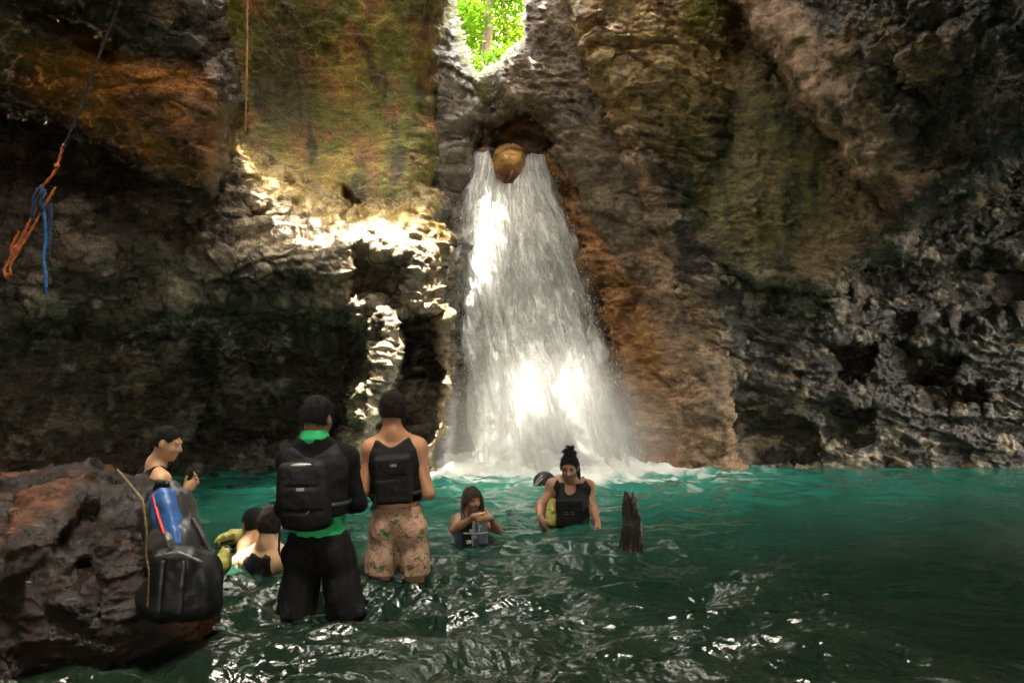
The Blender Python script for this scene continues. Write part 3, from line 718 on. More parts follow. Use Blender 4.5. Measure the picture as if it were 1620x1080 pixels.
def mist():
    c = at(868, 710, 11.1)
    m = bpy.data.materials.new('mist_air'); m.use_nodes = True
    nd, lk = m.node_tree.nodes, m.node_tree.links
    nd.remove(nd['Principled BSDF'])
    vo = N(nd, 'ShaderNodeVolumePrincipled'); vo.inputs['Color'].default_value = (0.95, 0.95, 0.93, 1); vo.inputs['Anisotropy'].default_value = 0.2
    tc = N(nd, 'ShaderNodeTexCoord')
    ln = N(nd, 'ShaderNodeVectorMath', operation='LENGTH'); lk.new(tc.outputs['Object'], ln.inputs[0])
    mr = N(nd, 'ShaderNodeMapRange', interpolation_type='SMOOTHSTEP'); mr.inputs['From Min'].default_value = 1.0; mr.inputs['From Max'].default_value = 0.15; mr.inputs['To Min'].default_value = 0.0; mr.inputs['To Max'].default_value = 1.0
    lk.new(ln.outputs['Value'], mr.inputs['Value'])
    nz = N(nd, 'ShaderNodeTexNoise', Scale=1.6, Detail=3.0); lk.new(tc.outputs['Object'], nz.inputs['Vector'])
    a = N(nd, 'ShaderNodeMath', operation='MULTIPLY'); lk.new(mr.outputs[0], a.inputs[0]); lk.new(nz.outputs['Fac'], a.inputs[1])
    b = N(nd, 'ShaderNodeMath', operation='MULTIPLY'); b.inputs[1].default_value = MIST; lk.new(a.outputs[0], b.inputs[0])
    lk.new(b.outputs[0], vo.inputs['Density']); lk.new(vo.outputs[0], nd['Material Output'].inputs['Volume'])
    bm = bmesh.new(); bmesh.ops.create_icosphere(bm, subdivisions=3, radius=1.0)
    me = bpy.data.meshes.new('mist'); bm.to_mesh(me); bm.free(); me.materials.append(m)
    o = bpy.data.objects.new('mist', me); COL.objects.link(o)
    o.location = c; o.scale = (2.0, 1.3, 1.7)
    tag(o, 'pale spray mist drifting round the foot of the waterfall', 'mist', kind='stuff')
MIST = 3.0
mist()
# ------------------------------------------------------------------ sunlit forest beyond the slot
def leaf_mat(name, col):
    m, nd, lk, p = new_mat(name)
    tc = N(nd, 'ShaderNodeTexCoord')
    nz = N(nd, 'ShaderNodeTexNoise', Scale=1.4, Detail=4.0); lk.new(tc.outputs['Object'], nz.inputs['Vector'])
    r = ramp(nd, [(0.3, (col[0] * 0.6, col[1] * 0.75, col[2] * 0.6)), (0.7, (col[0] * 1.5, col[1] * 1.25, col[2]))])
    lk.new(nz.outputs['Fac'], r.inputs[0])
    df = N(nd, 'ShaderNodeBsdfDiffuse'); tl = N(nd, 'ShaderNodeBsdfTranslucent'); mx = N(nd, 'ShaderNodeMixShader'); mx.inputs[0].default_value = 0.55
    lk.new(r.outputs[0], df.inputs['Color']); lk.new(r.outputs[0], tl.inputs['Color'])
    lk.new(df.outputs[0], mx.inputs[1]); lk.new(tl.outputs[0], mx.inputs[2]); lk.new(mx.outputs[0], nd['Material Output'].inputs['Surface'])
    return m
def tube(pts, rad, n=7, cap=True):
    pts = np.asarray(pts, float); rad = np.broadcast_to(np.asarray(rad, float), (len(pts),))
    T = np.gradient(pts, axis=0); T /= np.linalg.norm(T, axis=1, keepdims=True) + 1e-9
    up = np.array((0, 0, 1.0)) if abs(T[0, 2]) < 0.9 else np.array((1.0, 0, 0))
    V = []; a = np.linspace(0, 2 * np.pi, n, endpoint=False)
    u = np.cross(T[0], up); u /= np.linalg.norm(u)
    for p, t, r in zip(pts, T, rad):
        u = u - t * (u @ t); u /= np.linalg.norm(u) + 1e-9
        v = np.cross(t, u)
        V.append(p + r * (np.cos(a)[:, None] * u + np.sin(a)[:, None] * v))
    V = np.concatenate(V); F = []
    for i in range(len(pts) - 1):
        for j in range(n):
            F.append((i * n + j, i * n + (j + 1) % n, (i + 1) * n + (j + 1) % n, (i + 1) * n + j))
    if cap:
        F.append(tuple(range(n))[::-1]); F.append(tuple(range((len(pts) - 1) * n, len(pts) * n)))
    return V, F
def join(parts):
    V, F, o = [], [], 0
    for v, f in parts:
        V.append(np.asarray(v)); F += [tuple(i + o for i in t) for t in f]; o += len(v)
    return np.concatenate(V), F
M_BARK = simple_mat('bark', (0.13, 0.09, 0.05), 0.9, 0.4, 9, 0.6, 30)
M_LEAF = leaf_mat('sunlit_leaves', (0.07, 0.155, 0.010))
M_LEAF2 = leaf_mat('lime_leaves', (0.12, 0.21, 0.010))
def tree(name, base, height, lean, clumps, seed, label, mat, leaf=0.10, trunk_r=0.16):
    rs = np.random.RandomState(seed); base = np.array(base)
    root = empty(name, tuple(base))
    n = 9; t = np.linspace(0, 1, n)
    pts = np.stack((lean[0] * t ** 1.3 + 0.08 * np.sin(t * 7 + seed), lean[1] * t, height * t), -1)
    parts = [tube(pts, trunk_r * (1 - 0.65 * t))]
    for (c, r, cnt) in clumps:
        c = np.array(c); a = pts[rs.randint(4, n)]
        s = np.linspace(0, 1, 5)[:, None]
        parts.append(tube(a * (1 - s) + c * s + np.array((0, 0, 0.25)) * np.sin(s * 3.1), np.linspace(0.06, 0.015, 5), 5))
    V, Fc = join(parts)
    mesh_obj('trunk', V, Fc, M_BARK, root)
    LV = []
    for (c, r, cnt) in clumps:
        p = rs.randn(cnt, 3); p /= np.linalg.norm(p, axis=1, keepdims=True); p *= (rs.rand(cnt, 1) ** 0.45) * np.array(r)
        LV.append(p + np.array(c) + 0.12 * rs.randn(cnt, 3))
    C = np.concatenate(LV); m = len(C)
    d = rs.randn(m, 3) * np.array((1, 1, 0.5)); d[:, 2] -= 0.4; d /= np.linalg.norm(d, axis=1, keepdims=True)
    w = np.cross(d, rs.randn(m, 3)); w /= np.linalg.norm(w, axis=1, keepdims=True)
    L = leaf * (0.6 + 0.8 * rs.rand(m, 1))
    nrm = np.cross(d, w)
    V = np.stack((C, C + d * L * 0.5 + w * L * 0.24 + nrm * L * 0.06, C + d * L, C + d * L * 0.5 - w * L * 0.24 + nrm * L * 0.06), 1).reshape(-1, 3)
    q = np.arange(m * 4).reshape(m, 4)
    mesh_obj('crown', V, q.astype(np.int32), mat, root, smooth=False)
    tag(root, label, 'tree', 'trees beyond the slot')
def hillside():
    xs = np.linspace(-14, 16, 60); ts = np.linspace(0, 1, 40)
    X, T = np.meshgrid(xs, ts)
    Y = 24 + 12 * T + 0.3 * fbm(np.stack((X, T * 9, X * 0), -1), 3, 301); Z = 5.0 + 14 * T ** 0.9 + 0.5 * fbm(np.stack((X, T * 9, X * 0 + 4), -1) * 0.6, 3, 303)
    i = np.arange(X.size).reshape(X.shape)
    q = np.stack((i[:-1, :-1], i[:-1, 1:], i[1:, 1:], i[1:, :-1]), -1).reshape(-1, 4)
    o = mesh_obj('hill', np.stack((X, Y, Z), -1).reshape(-1, 3), q, simple_mat('forest_floor', (0.07, 0.10, 0.02), 0.9, 0.5, 2.0, 0.6, 9))
    tag(o, kind='structure')
hillside()
rs_ = np.random.RandomState(3)
def clumps(spec): return [(c, (r, r, r * 0.75), n) for c, r, n in spec]
tree('forest_tree', at(765, 135, 19.5) - np.array((0, 0, 1.0)), 6.5, (0.15, 0.4), clumps([((-0.5, -0.3, 2.6), 0.75, 900), ((0.7, 0.0, 3.4), 0.8, 900), ((-0.2, 0.4, 4.4), 1.1, 1300), ((0.9, 0.3, 5.3), 1.0, 1000), ((-0.9, 0.2, 5.6), 1.0, 1000), ((0.3, 0.2, 6.4), 1.2, 1100)]), 11, 'slender tree with a pale trunk standing in the middle of the slot', M_LEAF, 0.13)
tree('forest_tree', at(800, 120, 22) - np.array((0, 0, 1.4)), 7.5, (-0.3, 0.2), clumps([((0.4, 0, 2.4), 0.9, 1100), ((-0.6, -0.2, 3.0), 0.8, 800), ((0.6, 0.2, 4.2), 1.1, 1200), ((-0.6, 0.1, 5.2), 1.2, 1200), ((0.2, 0, 6.6), 1.4, 1300)]), 12, 'lime green leafy tree at the right edge of the slot', M_LEAF2, 0.15, 0.11)
tree('forest_tree', at(730, 130, 23) - np.array((0, 0, 1.6)), 7.5, (0.2, 0.2), clumps([((0.3, 0, 2.6), 0.9, 1000), ((-0.5, -0.2, 3.6), 1.0, 1000), ((0.5, 0.2, 4.8), 1.1, 1100), ((-0.3, 0.1, 6.2), 1.4, 1300)]), 13, 'bushy tree glowing yellow green at the left edge of the slot', M_LEAF2, 0.15, 0.13)
tree('forest_shrub', at(775, 118, 17.2) - np.array((0, 0, 0.5)), 0.9, (0.1, 0), clumps([((0.1, 0, 0.7), 0.42, 500), ((-0.35, 0.1, 0.6), 0.35, 350), ((0.4, 0.1, 0.95), 0.35, 350)]), 14, 'low bright green shrub sprouting on the rock sill under the slot', M_LEAF, 0.10, 0.04)

# unseen boughs added over the roof holes to break the sunlight into flecks
tree('added_dapple_tree', (-4.6, 11.6, 12.2), 2.6, (2.4, -1.4), [((x, y, z), (0.75, 0.55, 0.3), 380 if x < 3 else 760) for x, y, z in ((2.4, -2.4, 1.6), (3.4, -2.2, 1.9), (4.4, -2.1, 1.7), (1.6, -2.5, 2.0), (6.2, -1.2, 1.9), (6.5, -1.0, 1.6), (7.4, -0.9, 1.8))], 15, 'unseen leafy crown added over the roof opening to dapple the sunlight', M_LEAF, 0.15, 0.14)
# ------------------------------------------------------------------ sculpting fields: smooth unions of tapered limbs, turned into one closed skin
class Field:
    def __init__(s, lo, hi, h, fill=0.3):
        s.lo = np.asarray(lo, float); s.h = h
        s.n = np.ceil((np.asarray(hi, float) - s.lo) / h).astype(int) + 1
        s.ax = [(s.lo[i] + h * np.arange(s.n[i])).astype(np.float32) for i in range(3)]
        s.f = np.full(s.n, fill, np.float32)
    def like(s): 
        c = Field.__new__(Field); c.lo, c.h, c.n, c.ax = s.lo, s.h, s.n, s.ax; c.f = s.f.copy(); return c
    def new(s, fill=0.3):
        c = Field.__new__(Field); c.lo, c.h, c.n, c.ax = s.lo, s.h, s.n, s.ax; c.f = np.full(s.n, fill, np.float32); return c
    def _sub(s, lo, hi):
        a = np.clip(np.floor((np.asarray(lo) - s.lo) / s.h).astype(int), 0, s.n); b = np.clip(np.ceil((np.asarray(hi) - s.lo) / s.h).astype(int) + 1, 0, s.n)
        sl = tuple(slice(x, y) for x, y in zip(a, b))
        g = (s.ax[0][sl[0]][:, None, None], s.ax[1][sl[1]][None, :, None], s.ax[2][sl[2]][None, None, :])
        return sl, g
    def _put(s, sl, d, k, op):
        a = s.f[sl]
        if a.size == 0: return
        if op == 'u':
            h = np.maximum(k - np.abs(a - d), 0) / k; s.f[sl] = np.minimum(a, d) - h * h * k * 0.25
        else:
            d = -d; h = np.maximum(k - np.abs(a - d), 0) / k; s.f[sl] = np.maximum(a, d) + h * h * k * 0.25
    def cap(s, a, b, ra, rb=None, k=0.03, op='u'):
        rb = ra if rb is None else rb
        a = np.asarray(a, float); b = np.asarray(b, float); m = max(ra, rb) + k + 0.03
        sl, (X, Y, Z) = s._sub(np.minimum(a, b) - m, np.maximum(a, b) + m)
        e = b - a; L = e @ e + 1e-12
        t = np.clip(((X - a[0]) * e[0] + (Y - a[1]) * e[1] + (Z - a[2]) * e[2]) / L, 0, 1)
        d = np.sqrt((X - a[0] - t * e[0]) ** 2 + (Y - a[1] - t * e[1]) ** 2 + (Z - a[2] - t * e[2]) ** 2) - (ra + (rb - ra) * t)
        s._put(sl, d.astype(np.float32), k, op); return s
    def _loc(s, c, R, m):
        c = np.asarray(c, float)
        sl, (X, Y, Z) = s._sub(c - m, c + m)
        x, y, z = X - c[0], Y - c[1], Z - c[2]
        return sl, [x * R[i][0] + y * R[i][1] + z * R[i][2] for i in range(3)]
    def ell(s, c, r, R=np.eye(3), k=0.03, op='u'):
        sl, (u, v, w) = s._loc(c, R, max(r) + k + 0.03)
        k0 = np.sqrt((u / r[0]) ** 2 + (v / r[1]) ** 2 + (w / r[2]) ** 2); k1 = np.sqrt((u / r[0] ** 2) ** 2 + (v / r[1] ** 2) ** 2 + (w / r[2] ** 2) ** 2)
        s._put(sl, (k0 * (k0 - 1) / np.maximum(k1, 1e-6)).astype(np.float32), k, op); return s
    def box(s, c, hf, R=np.eye(3), rd=0.02, k=0.02, op='u'):
        sl, q = s._loc(c, R, float(np.linalg.norm(hf)) + k + 0.03)
        q = [np.abs(a) - (b - rd) for a, b in zip(q, hf)]
        d = np.sqrt(sum(np.maximum(a, 0) ** 2 for a in q)) + np.minimum(np.maximum(np.maximum(q[0], q[1]), q[2]), 0) - rd
        s._put(sl, d.astype(np.float32), k, op); return s
    def plane(s, p, n, k=0.008):
        """keep the side that n points away from"""
        p = np.asarray(p, float); n = np.asarray(n, float); n = n / np.linalg.norm(n)
        d = ((s.ax[0][:, None, None] - p[0]) * n[0] + (s.ax[1][None, :, None] - p[1]) * n[1] + (s.ax[2][None, None, :] - p[2]) * n[2]).astype(np.float32)
        h = np.maximum(k - np.abs(s.f - d), 0) / k; s.f = np.maximum(s.f, d) + h * h * k * 0.25; return s
    def path(s, pts, r, k=0.01, op='u'):
        r = np.broadcast_to(r, (len(pts),))
        for i in range(len(pts) - 1): s.cap(pts[i], pts[i + 1], r[i], r[i + 1], k, op)
        return s
    def mesh(s):
        f = s.f; neg = f < 0; i0, j0, k0 = [m - 1 for m in f.shape]
        cnt = np.zeros((i0, j0, k0), np.int8)
        C8 = [(a, b, c) for a in (0, 1) for b in (0, 1) for c in (0, 1)]
        for a, b, c in C8: cnt += neg[a:a + i0, b:b + j0, c:c + k0]
        act = np.argwhere((cnt > 0) & (cnt < 8))
        ids = np.full((i0, j0, k0), -1, np.int32); ids[tuple(act.T)] = np.arange(len(act))
        val = {c: f[act[:, 0] + c[0], act[:, 1] + c[1], act[:, 2] + c[2]] for c in C8}
        acc = np.zeros((len(act), 3)); num = np.zeros(len(act))
        for c in C8:
            for ax in range(3):
                if c[ax]: continue
                d = list(c); d[ax] = 1; v0, v1 = val[c], val[tuple(d)]
                x = (v0 < 0) != (v1 < 0); t = np.where(x, v0 / np.where(x, v0 - v1, 1), 0)
                p = np.tile(np.array(c, float), (len(act), 1)); p[:, ax] = t
                acc += p * x[:, None]; num += x
        V = s.lo + s.h * (act + acc / num[:, None])
        Q = []
        for ax in range(3):
            sa = [slice(None)] * 3; sb = [slice(None)] * 3; sa[ax] = slice(0, -1); sb[ax] = slice(1, None)
            A_, B_ = neg[tuple(sa)], neg[tuple(sb)]
            e = np.argwhere(A_ != B_); o1, o2 = [i for i in range(3) if i != ax]
            e = e[(e[:, o1] > 0) & (e[:, o2] > 0) & (e[:, o1] < f.shape[o1] - 1) & (e[:, o2] < f.shape[o2] - 1)]
            sg = A_[tuple(e.T)]
            def g(d1, d2):
                q = e.copy(); q[:, o1] -= d1; q[:, o2] -= d2; return ids[tuple(q.T)]
            q = np.stack((g(1, 1), g(0, 1), g(0, 0), g(1, 0)), 1)
            flip = sg if ax != 1 else ~sg
            Q.append(np.where(flip[:, None], q, q[:, ::-1]))
        return V, np.concatenate(Q).astype(np.int32)
def vnormals(V, Q):
    n = np.zeros_like(V); fn = np.cross(V[Q[:, 2]] - V[Q[:, 0]], V[Q[:, 3]] - V[Q[:, 1]])
    for i in range(4): np.add.at(n, Q[:, i], fn)
    return n / (np.linalg.norm(n, axis=1, keepdims=True) + 1e-12)
def relax(V, Q, it=1):
    for _ in range(it):
        a = np.zeros_like(V); c = np.zeros(len(V))
        for i in range(4):
            np.add.at(a, Q[:, i], V[Q[:, (i + 1) % 4]]); np.add.at(c, Q[:, i], 1)
        V = 0.4 * V + 0.6 * a / np.maximum(c, 1)[:, None]
    return V
def field_obj(name, F, mat, parent=None, disp=None, it=2):
    V, Q = F.mesh()
    if len(V) == 0: return None
    V = relax(V, Q, it)
    if disp is not None: V = V + vnormals(V, Q) * disp(V)[:, None]
    return mesh_obj(name, V, Q, mat, parent)
def wrinkle(amp, sc=(16, 16, 7), seed=5):
    sc = np.array(sc)
    return lambda V: amp * (1.2 * fbm(V * sc, 3, seed) + 0.8 * ridged(V * sc * 0.6, 2, seed + 4) - 0.4)
def unit(v): v = np.asarray(v, float); return v / (np.linalg.norm(v) + 1e-12)
def frame(fwd, up):
    up = unit(up); f = unit(np.asarray(fwd, float) - up * (np.dot(fwd, up))); r = np.cross(f, up)
    return np.array((r, f, up))       # rows: right, forward, up

def add_head(F, hc, R, s):
    r, f, u = R
    F.ell(hc + s * (0.022 * u - 0.012 * f), s * np.array((0.074, 0.096, 0.092)), R, 0.02)
    F.ell(hc + s * (-0.045 * u + 0.022 * f), s * np.array((0.060, 0.070, 0.072)), R, 0.03)
    F.ell(hc + s * (-0.098 * u + 0.062 * f), s * np.array((0.028, 0.024, 0.020)), R, 0.03)
    for q in (-1, 1):
        F.ell(hc + s * (q * 0.036 * r - 0.028 * u + 0.064 * f), s * np.array((0.024, 0.022, 0.022)), R, 0.02)
        F.ell(hc + s * (q * 0.031 * r + 0.006 * u + 0.088 * f), s * np.array((0.017, 0.012, 0.010)), R, 0.010, 's')
        F.ell(hc + s * (q * 0.031 * r + 0.004 * u + 0.073 * f), s * np.array((0.013, 0.012, 0.010)), R, 0.006)
        F.ell(hc + s * (q * 0.078 * r - 0.008 * u - 0.006 * f), s * np.array((0.012, 0.022, 0.034)), R, 0.008)
    F.cap(hc + s * (-0.04 * r + 0.026 * u + 0.078 * f), hc + s * (0.04 * r + 0.026 * u + 0.078 * f), 0.012 * s, None, 0.015)
    F.cap(hc + s * (0.016 * u + 0.088 * f), hc + s * (-0.026 * u + 0.110 * f), 0.009 * s, 0.013 * s, 0.014)
    F.cap(hc + s * (-0.016 * r - 0.034 * u + 0.092 * f), hc + s * (0.016 * r - 0.034 * u + 0.092 * f), 0.010 * s, None, 0.010)
    F.cap(hc + s * (-0.020 * r - 0.060 * u + 0.085 * f), hc + s * (0.020 * r - 0.060 * u + 0.085 * f), 0.009 * s, None, 0.008)
    F.cap(hc + s * (-0.018 * r - 0.072 * u + 0.082 * f), hc + s * (0.018 * r - 0.072 * u + 0.082 * f), 0.009 * s, None, 0.008)
def add_hand(F, w, d, n, s, curl=0.45, thumb=1, spread=0.1):
    """w wrist, d finger direction, n palm side; thumb +1/-1 picks the side"""
    d = unit(d); n = unit(np.asarray(n, float) - d * np.dot(n, d)); a = np.cross(d, n) * thumb
    R = np.array((a, d, n))
    F.ell(w + s * 0.052 * d, s * np.array((0.042, 0.056, 0.019)), R, 0.012)
    F.cap(w - s * 0.02 * d, w + s * 0.03 * d, 0.026 * s, 0.026 * s, 0.02)
    for i, (L, off) in enumerate(((0.074, 0.030), (0.084, 0.010), (0.078, -0.010), (0.060, -0.029))):
        p = w + s * (0.094 * d + off * a); ang = curl * (0.9 + 0.12 * i); dd = unit(d + spread * a * (1.5 - i))
        for j, fr in enumerate((0.44, 0.32, 0.24)):
            t = ang * (j + 0.6)
            q = p + s * L * fr * (math.cos(t) * dd + math.sin(t) * n)
            F.cap(p, q, s * (0.0095 - 0.0007 * j), s * (0.0090 - 0.0008 * j), 0.004); p = q
    p = w + s * (0.030 * d + 0.034 * a + 0.006 * n)
    q = p + s * 0.036 * unit(0.75 * d + 0.65 * a + 0.35 * n); F.cap(p, q, 0.0135 * s, 0.011 * s, 0.012)
    F.cap(q, q + s * 0.034 * unit(0.9 * d + 0.1 * a + 0.55 * n), 0.011 * s, 0.0088 * s, 0.004)
class Person:
    def __init__(p, label, skin, s, P, C, hc, fwd, head_fwd, head_up=(0, 0, 1), sh=None, el=None, wr=None, hip=None, kn=None, hand=None, h=0.0075, female=False, cut=None, group=None, legs=True, torso=1.0):
        p.s, p.P, p.C, p.hc = s, np.asarray(P), np.asarray(C), np.asarray(hc)
        p.up = unit(p.C - p.P); p.R = frame(fwd, p.up); p.RH = frame(head_fwd, head_up); p.skin = skin
        r, f, u = p.R
        L = np.linalg.norm(p.C - p.P)
        p.sh = sh or [p.C - u * 0.055 * s - r * 0.175 * s, p.C - u * 0.055 * s + r * 0.175 * s]
        p.hip = hip or [p.P - u * 0.05 - r * 0.09 * s, p.P - u * 0.05 + r * 0.09 * s]
        p.el, p.wr = el, wr
        p.kn = kn or [x - np.array((0, 0, 0.43 * s)) for x in p.hip]
        p.an = [np.array((k[0], k[1] - 0.02, k[2] - 0.42 * s)) for k in p.kn]
        pts = np.array([p.P, p.C, p.hc + np.array((0, 0, 0.16)), p.hc - np.array((0, 0, 0.16))] + list(p.sh) + list(p.el) + list(p.wr) + list(p.hip) + (list(p.kn) + list(p.an) if legs else []))
        lo = pts.min(0) - 0.22; hi = pts.max(0) + 0.22
        if cut is not None: lo[2] = max(lo[2], cut)
        p.T = Field(lo, hi, h)                       # torso and neck only
        T = p.T; t = torso
        T.ell(p.P, s * np.array((0.160, 0.118, 0.13)), p.R, 0.05)
        wst = 0.125 if female else 0.140
        T.ell(p.P + u * L * 0.33, np.array((wst * s * t, 0.102 * s, L * 0.26)), p.R, 0.08)
        T.ell(p.P + u * L * 0.66, np.array((0.160 * s * t, 0.115 * s, L * 0.33)), p.R, 0.08)
        T.cap(p.sh[0] + 0.02 * u, p.sh[1] + 0.02 * u, 0.058 * s, None, 0.06)
        nb = p.C + u * 0.01; nh = p.hc - p.RH[2] * 0.075 * s - p.RH[1] * 0.02 * s
        for q in (0, 1):
            T.cap(nb + u * 0.03 - f * 0.01, p.sh[q] + u * 0.025, 0.050 * s, 0.045 * s, 0.05)
            T.ell(p.sh[q] * 0.62 + (p.C - u * 0.16) * 0.38 - f * 0.055 * s, s * np.array((0.07, 0.045, 0.09)), p.R, 0.04)
            if female: T.ell(p.C - u * 0.20 * s + f * 0.085 * s + r * (0.07 if q else -0.07) * s, s * np.array((0.062, 0.06, 0.06)), p.R, 0.04)
        T.cap(p.C - u * 0.1, p.C - u * 0.4 * L, 0.05 * s, 0.05 * s, 0.05)
        p.F = T.like(); F = p.F
        F.cap(nb, nh, 0.060 * s, 0.056 * s, 0.04)
        add_head(F, p.hc, p.RH, s)
        p.A = [T.new(), T.new()]
        for q in (0, 1):
            for G in (F, p.A[q]):
                G.ell(p.sh[q], s * np.array((0.060, 0.060, 0.068)), p.R, 0.05)
                G.cap(p.sh[q], p.el[q], 0.050 * s, 0.040 * s, 0.03)
                G.cap(p.el[q], p.el[q] * 0.65 + p.wr[q] * 0.35, 0.040 * s, 0.041 * s, 0.02)
                G.cap(p.el[q] * 0.65 + p.wr[q] * 0.35, p.wr[q], 0.041 * s, 0.026 * s, 0.02)
            if hand and hand[q]:
                hd = hand[q]; add_hand(F, p.wr[q], hd[0], hd[1], s, *(hd[2:]))
            if legs:
                F.cap(p.hip[q], p.kn[q], 0.088 * s, 0.058 * s, 0.05)
                F.cap(p.kn[q], p.an[q] + (p.kn[q] - p.an[q]) * 0.62, 0.056 * s, 0.058 * s, 0.03)
                F.cap(p.an[q] + (p.kn[q] - p.an[q]) * 0.62, p.an[q], 0.058 * s, 0.036 * s, 0.03)
                F.cap(p.an[q] - np.array((0, 0, 0.03)), p.an[q] + f * 0.17 * s - np.array((0, 0, 0.055)), 0.038 * s, 0.030 * s, 0.03)
        p.root = empty('person', (float(p.P[0]), float(p.P[1]), float(min(p.P[2], 0))))
        tag(p.root, label, 'person', group)
        p.add('body', F, skin, it=2)
    def fix(p, o, parent=None):
        if o is None: return None
        o.parent = p.root if parent is None else parent
        o.matrix_parent_inverse = Matrix.Translation(-p.root.location) if parent is None else Matrix()
        return o
    def add(p, name, F, mat, disp=None, it=2, parent=None): return p.fix(field_obj(name, F, mat, None, disp, it), parent)
    def add_mesh(p, name, V, Fc, mat, parent=None, smooth=True): return p.fix(mesh_obj(name, V, Fc, mat, None, smooth), parent)
    def hair(p, mat, thick=0.012, line=0.035, back=-0.07, name='hair', disp=None, extra=None, strand=0.010):
        r, f, u = p.RH; s = p.s; H = p.T.new()
        H.ell(p.hc + s * (0.026 * u - 0.012 * f), s * np.array((0.0755 + thick * 0.7, 0.097 + thick * 0.8, 0.091 + thick)), p.RH, 0.01)
        H.ell(p.hc + s * (-0.025 * u - 0.046 * f), s * np.array((0.062 + thick * 0.3, 0.060 + thick * 0.2, 0.055)), p.RH, 0.03)
        H.plane(p.hc + s * (line * u + 0.085 * f), unit(0.72 * f - 0.55 * u), 0.01)
        H.plane(p.hc + s * back * u, unit(-u - 0.15 * f), 0.012)
        for q in (-1, 1): H.ell(p.hc + s * (q * 0.088 * r - 0.012 * u + 0.004 * f), s * np.array((0.022, 0.028, 0.042)), p.RH, 0.01, 's')
        if extra: extra(H)
        V, Q = H.mesh(); V = relax(V, Q, 1); nn = vnormals(V, Q)
        V = V + nn * (disp or (lambda V: 0.005 * fbm(V * 75, 2, 7) + 0.004 * fbm(V * 170, 2, 9)))(V)[:, None]
        rs = np.random.RandomState(len(V)); k = rs.randint(0, len(V), 4200); b = V[k] + rs.randn(len(k), 3) * 0.002
        d = nn[k] + 0.6 * rs.randn(len(k), 3); d /= np.linalg.norm(d, axis=1, keepdims=True)
        w = np.cross(d, rs.randn(len(k), 3)); w /= np.linalg.norm(w, axis=1, keepdims=True) + 1e-9
        L = strand * (0.5 + rs.rand(len(k), 1)); tip = b + d * L - np.array((0, 0, 0.25)) * L
        S = np.stack((b + w * 0.0011, b - w * 0.0011, tip - w * 0.0003, tip + w * 0.0003), 1).reshape(-1, 3)
        return p.add_mesh(name, np.concatenate((V, S)), np.concatenate((Q, np.arange(len(S)).reshape(-1, 4).astype(np.int32) + len(V))), mat)
    def vest(p, mat, off=0.03, bottom=0.18, top=0.05, name='life_vest', hole=0.085, neck=0.105, back_panel=True, strap=0.028):
        r, f, u = p.R; s = p.s; V = p.T.like(); V.f = V.f - off
        L = np.linalg.norm(p.C - p.P)
        V.plane(p.P + u * L * bottom, -u, 0.015)
        for q in (0, 1):
            o = unit(p.sh[q] - p.C); o = unit(o - u * np.dot(o, u)); 
            c = p.sh[q] + o * 0.01 - u * 0.005
            V.cap(c - u * 0.30 + o * 0.10, c + u * 0.0 + o * 0.02, hole * 0.62, hole, 0.02, 's')
            V.cap(c + o * 0.0, c + u * 0.2 + o * 0.09, hole * 0.95, hole * 1.4, 0.02, 's')
        nk = p.C + u * 0.03
        V.ell(nk + f * 0.03, s * np.array((neck, 0.16, 0.13)), p.R, 0.02, 's')
        V.cap(p.C + u * 0.07, p.C + u * 0.25, 0.14, 0.22, 0.02, 's')
        if back_panel:
            V.box(p.C - u * 0.24 * s - f * (0.12 * s + off * 0.75), (0.115 * s, 0.028, 0.13 * s), p.R, 0.022, 0.03)
            V.box(p.C - u * 0.24 * s + f * (0.12 * s + off * 0.7), (0.115 * s, 0.028, 0.12 * s), p.R, 0.022, 0.03)
        o = p.add(name, V, mat, wrinkle(0.004, (12, 12, 16)), it=2)
        for q in (0, 1):
            a = p.C * 0.50 + p.sh[q] * 0.50
            S = p.T.new()
            pts = [a - u * 0.13 - f * (0.125 * s + off * 0.6), a - u * 0.03 - f * 0.10 * s, a + u * 0.045 - f * 0.02, a + u * 0.02 + f * 0.07, a - u * 0.11 + f * (0.12 * s + off * 0.5)]
            for i in range(4):
                S.cap(pts[i] - r * 0.014, pts[i + 1] - r * 0.014, 0.016, None, 0.012); S.cap(pts[i] + r * 0.014, pts[i + 1] + r * 0.014, 0.016, None, 0.012)
            p.add('shoulder_strap', S, mat, None, 1, o)
        return o
    def band(p, name, z, mat, rad=0.012, off=0.03, parent=None, span=(0, 2 * math.pi)):
        """webbing belt laid round the torso at fraction z of its length"""
        r, f, u = p.R; L = np.linalg.norm(p.C - p.P); c = p.P + u * L * z
        pts = []
        for a in np.linspace(span[0], span[1], 40):
            d = math.cos(a) * r + math.sin(a) * f
            lo_, hi_ = 0.0, 0.32
            for _ in range(14):
                m = (lo_ + hi_) / 2; q = c + d * m
                i = np.clip(np.round((q - p.T.lo) / p.T.h).astype(int), 0, p.T.n - 1)
                if p.T.f[tuple(i)] < off: lo_ = m
                else: hi_ = m
            pts.append(c + d * (lo_ + 0.003))
        pts = np.array(pts)
        for _ in range(2): pts[1:-1] = (pts[:-2] + 2 * pts[1:-1] + pts[2:]) / 4
        V, Fc = tube(pts, 1.0, 6); V = pts.repeat(6, 0) + (V - pts.repeat(6, 0)) * 1.0
        rel = V - pts.repeat(6, 0); rel = rel * 0 + (rel @ u)[:, None] * u * rad + (rel - (rel @ u)[:, None] * u) * 0.004
        return p.add_mesh(name, pts.repeat(6, 0) + rel, Fc, mat, parent)
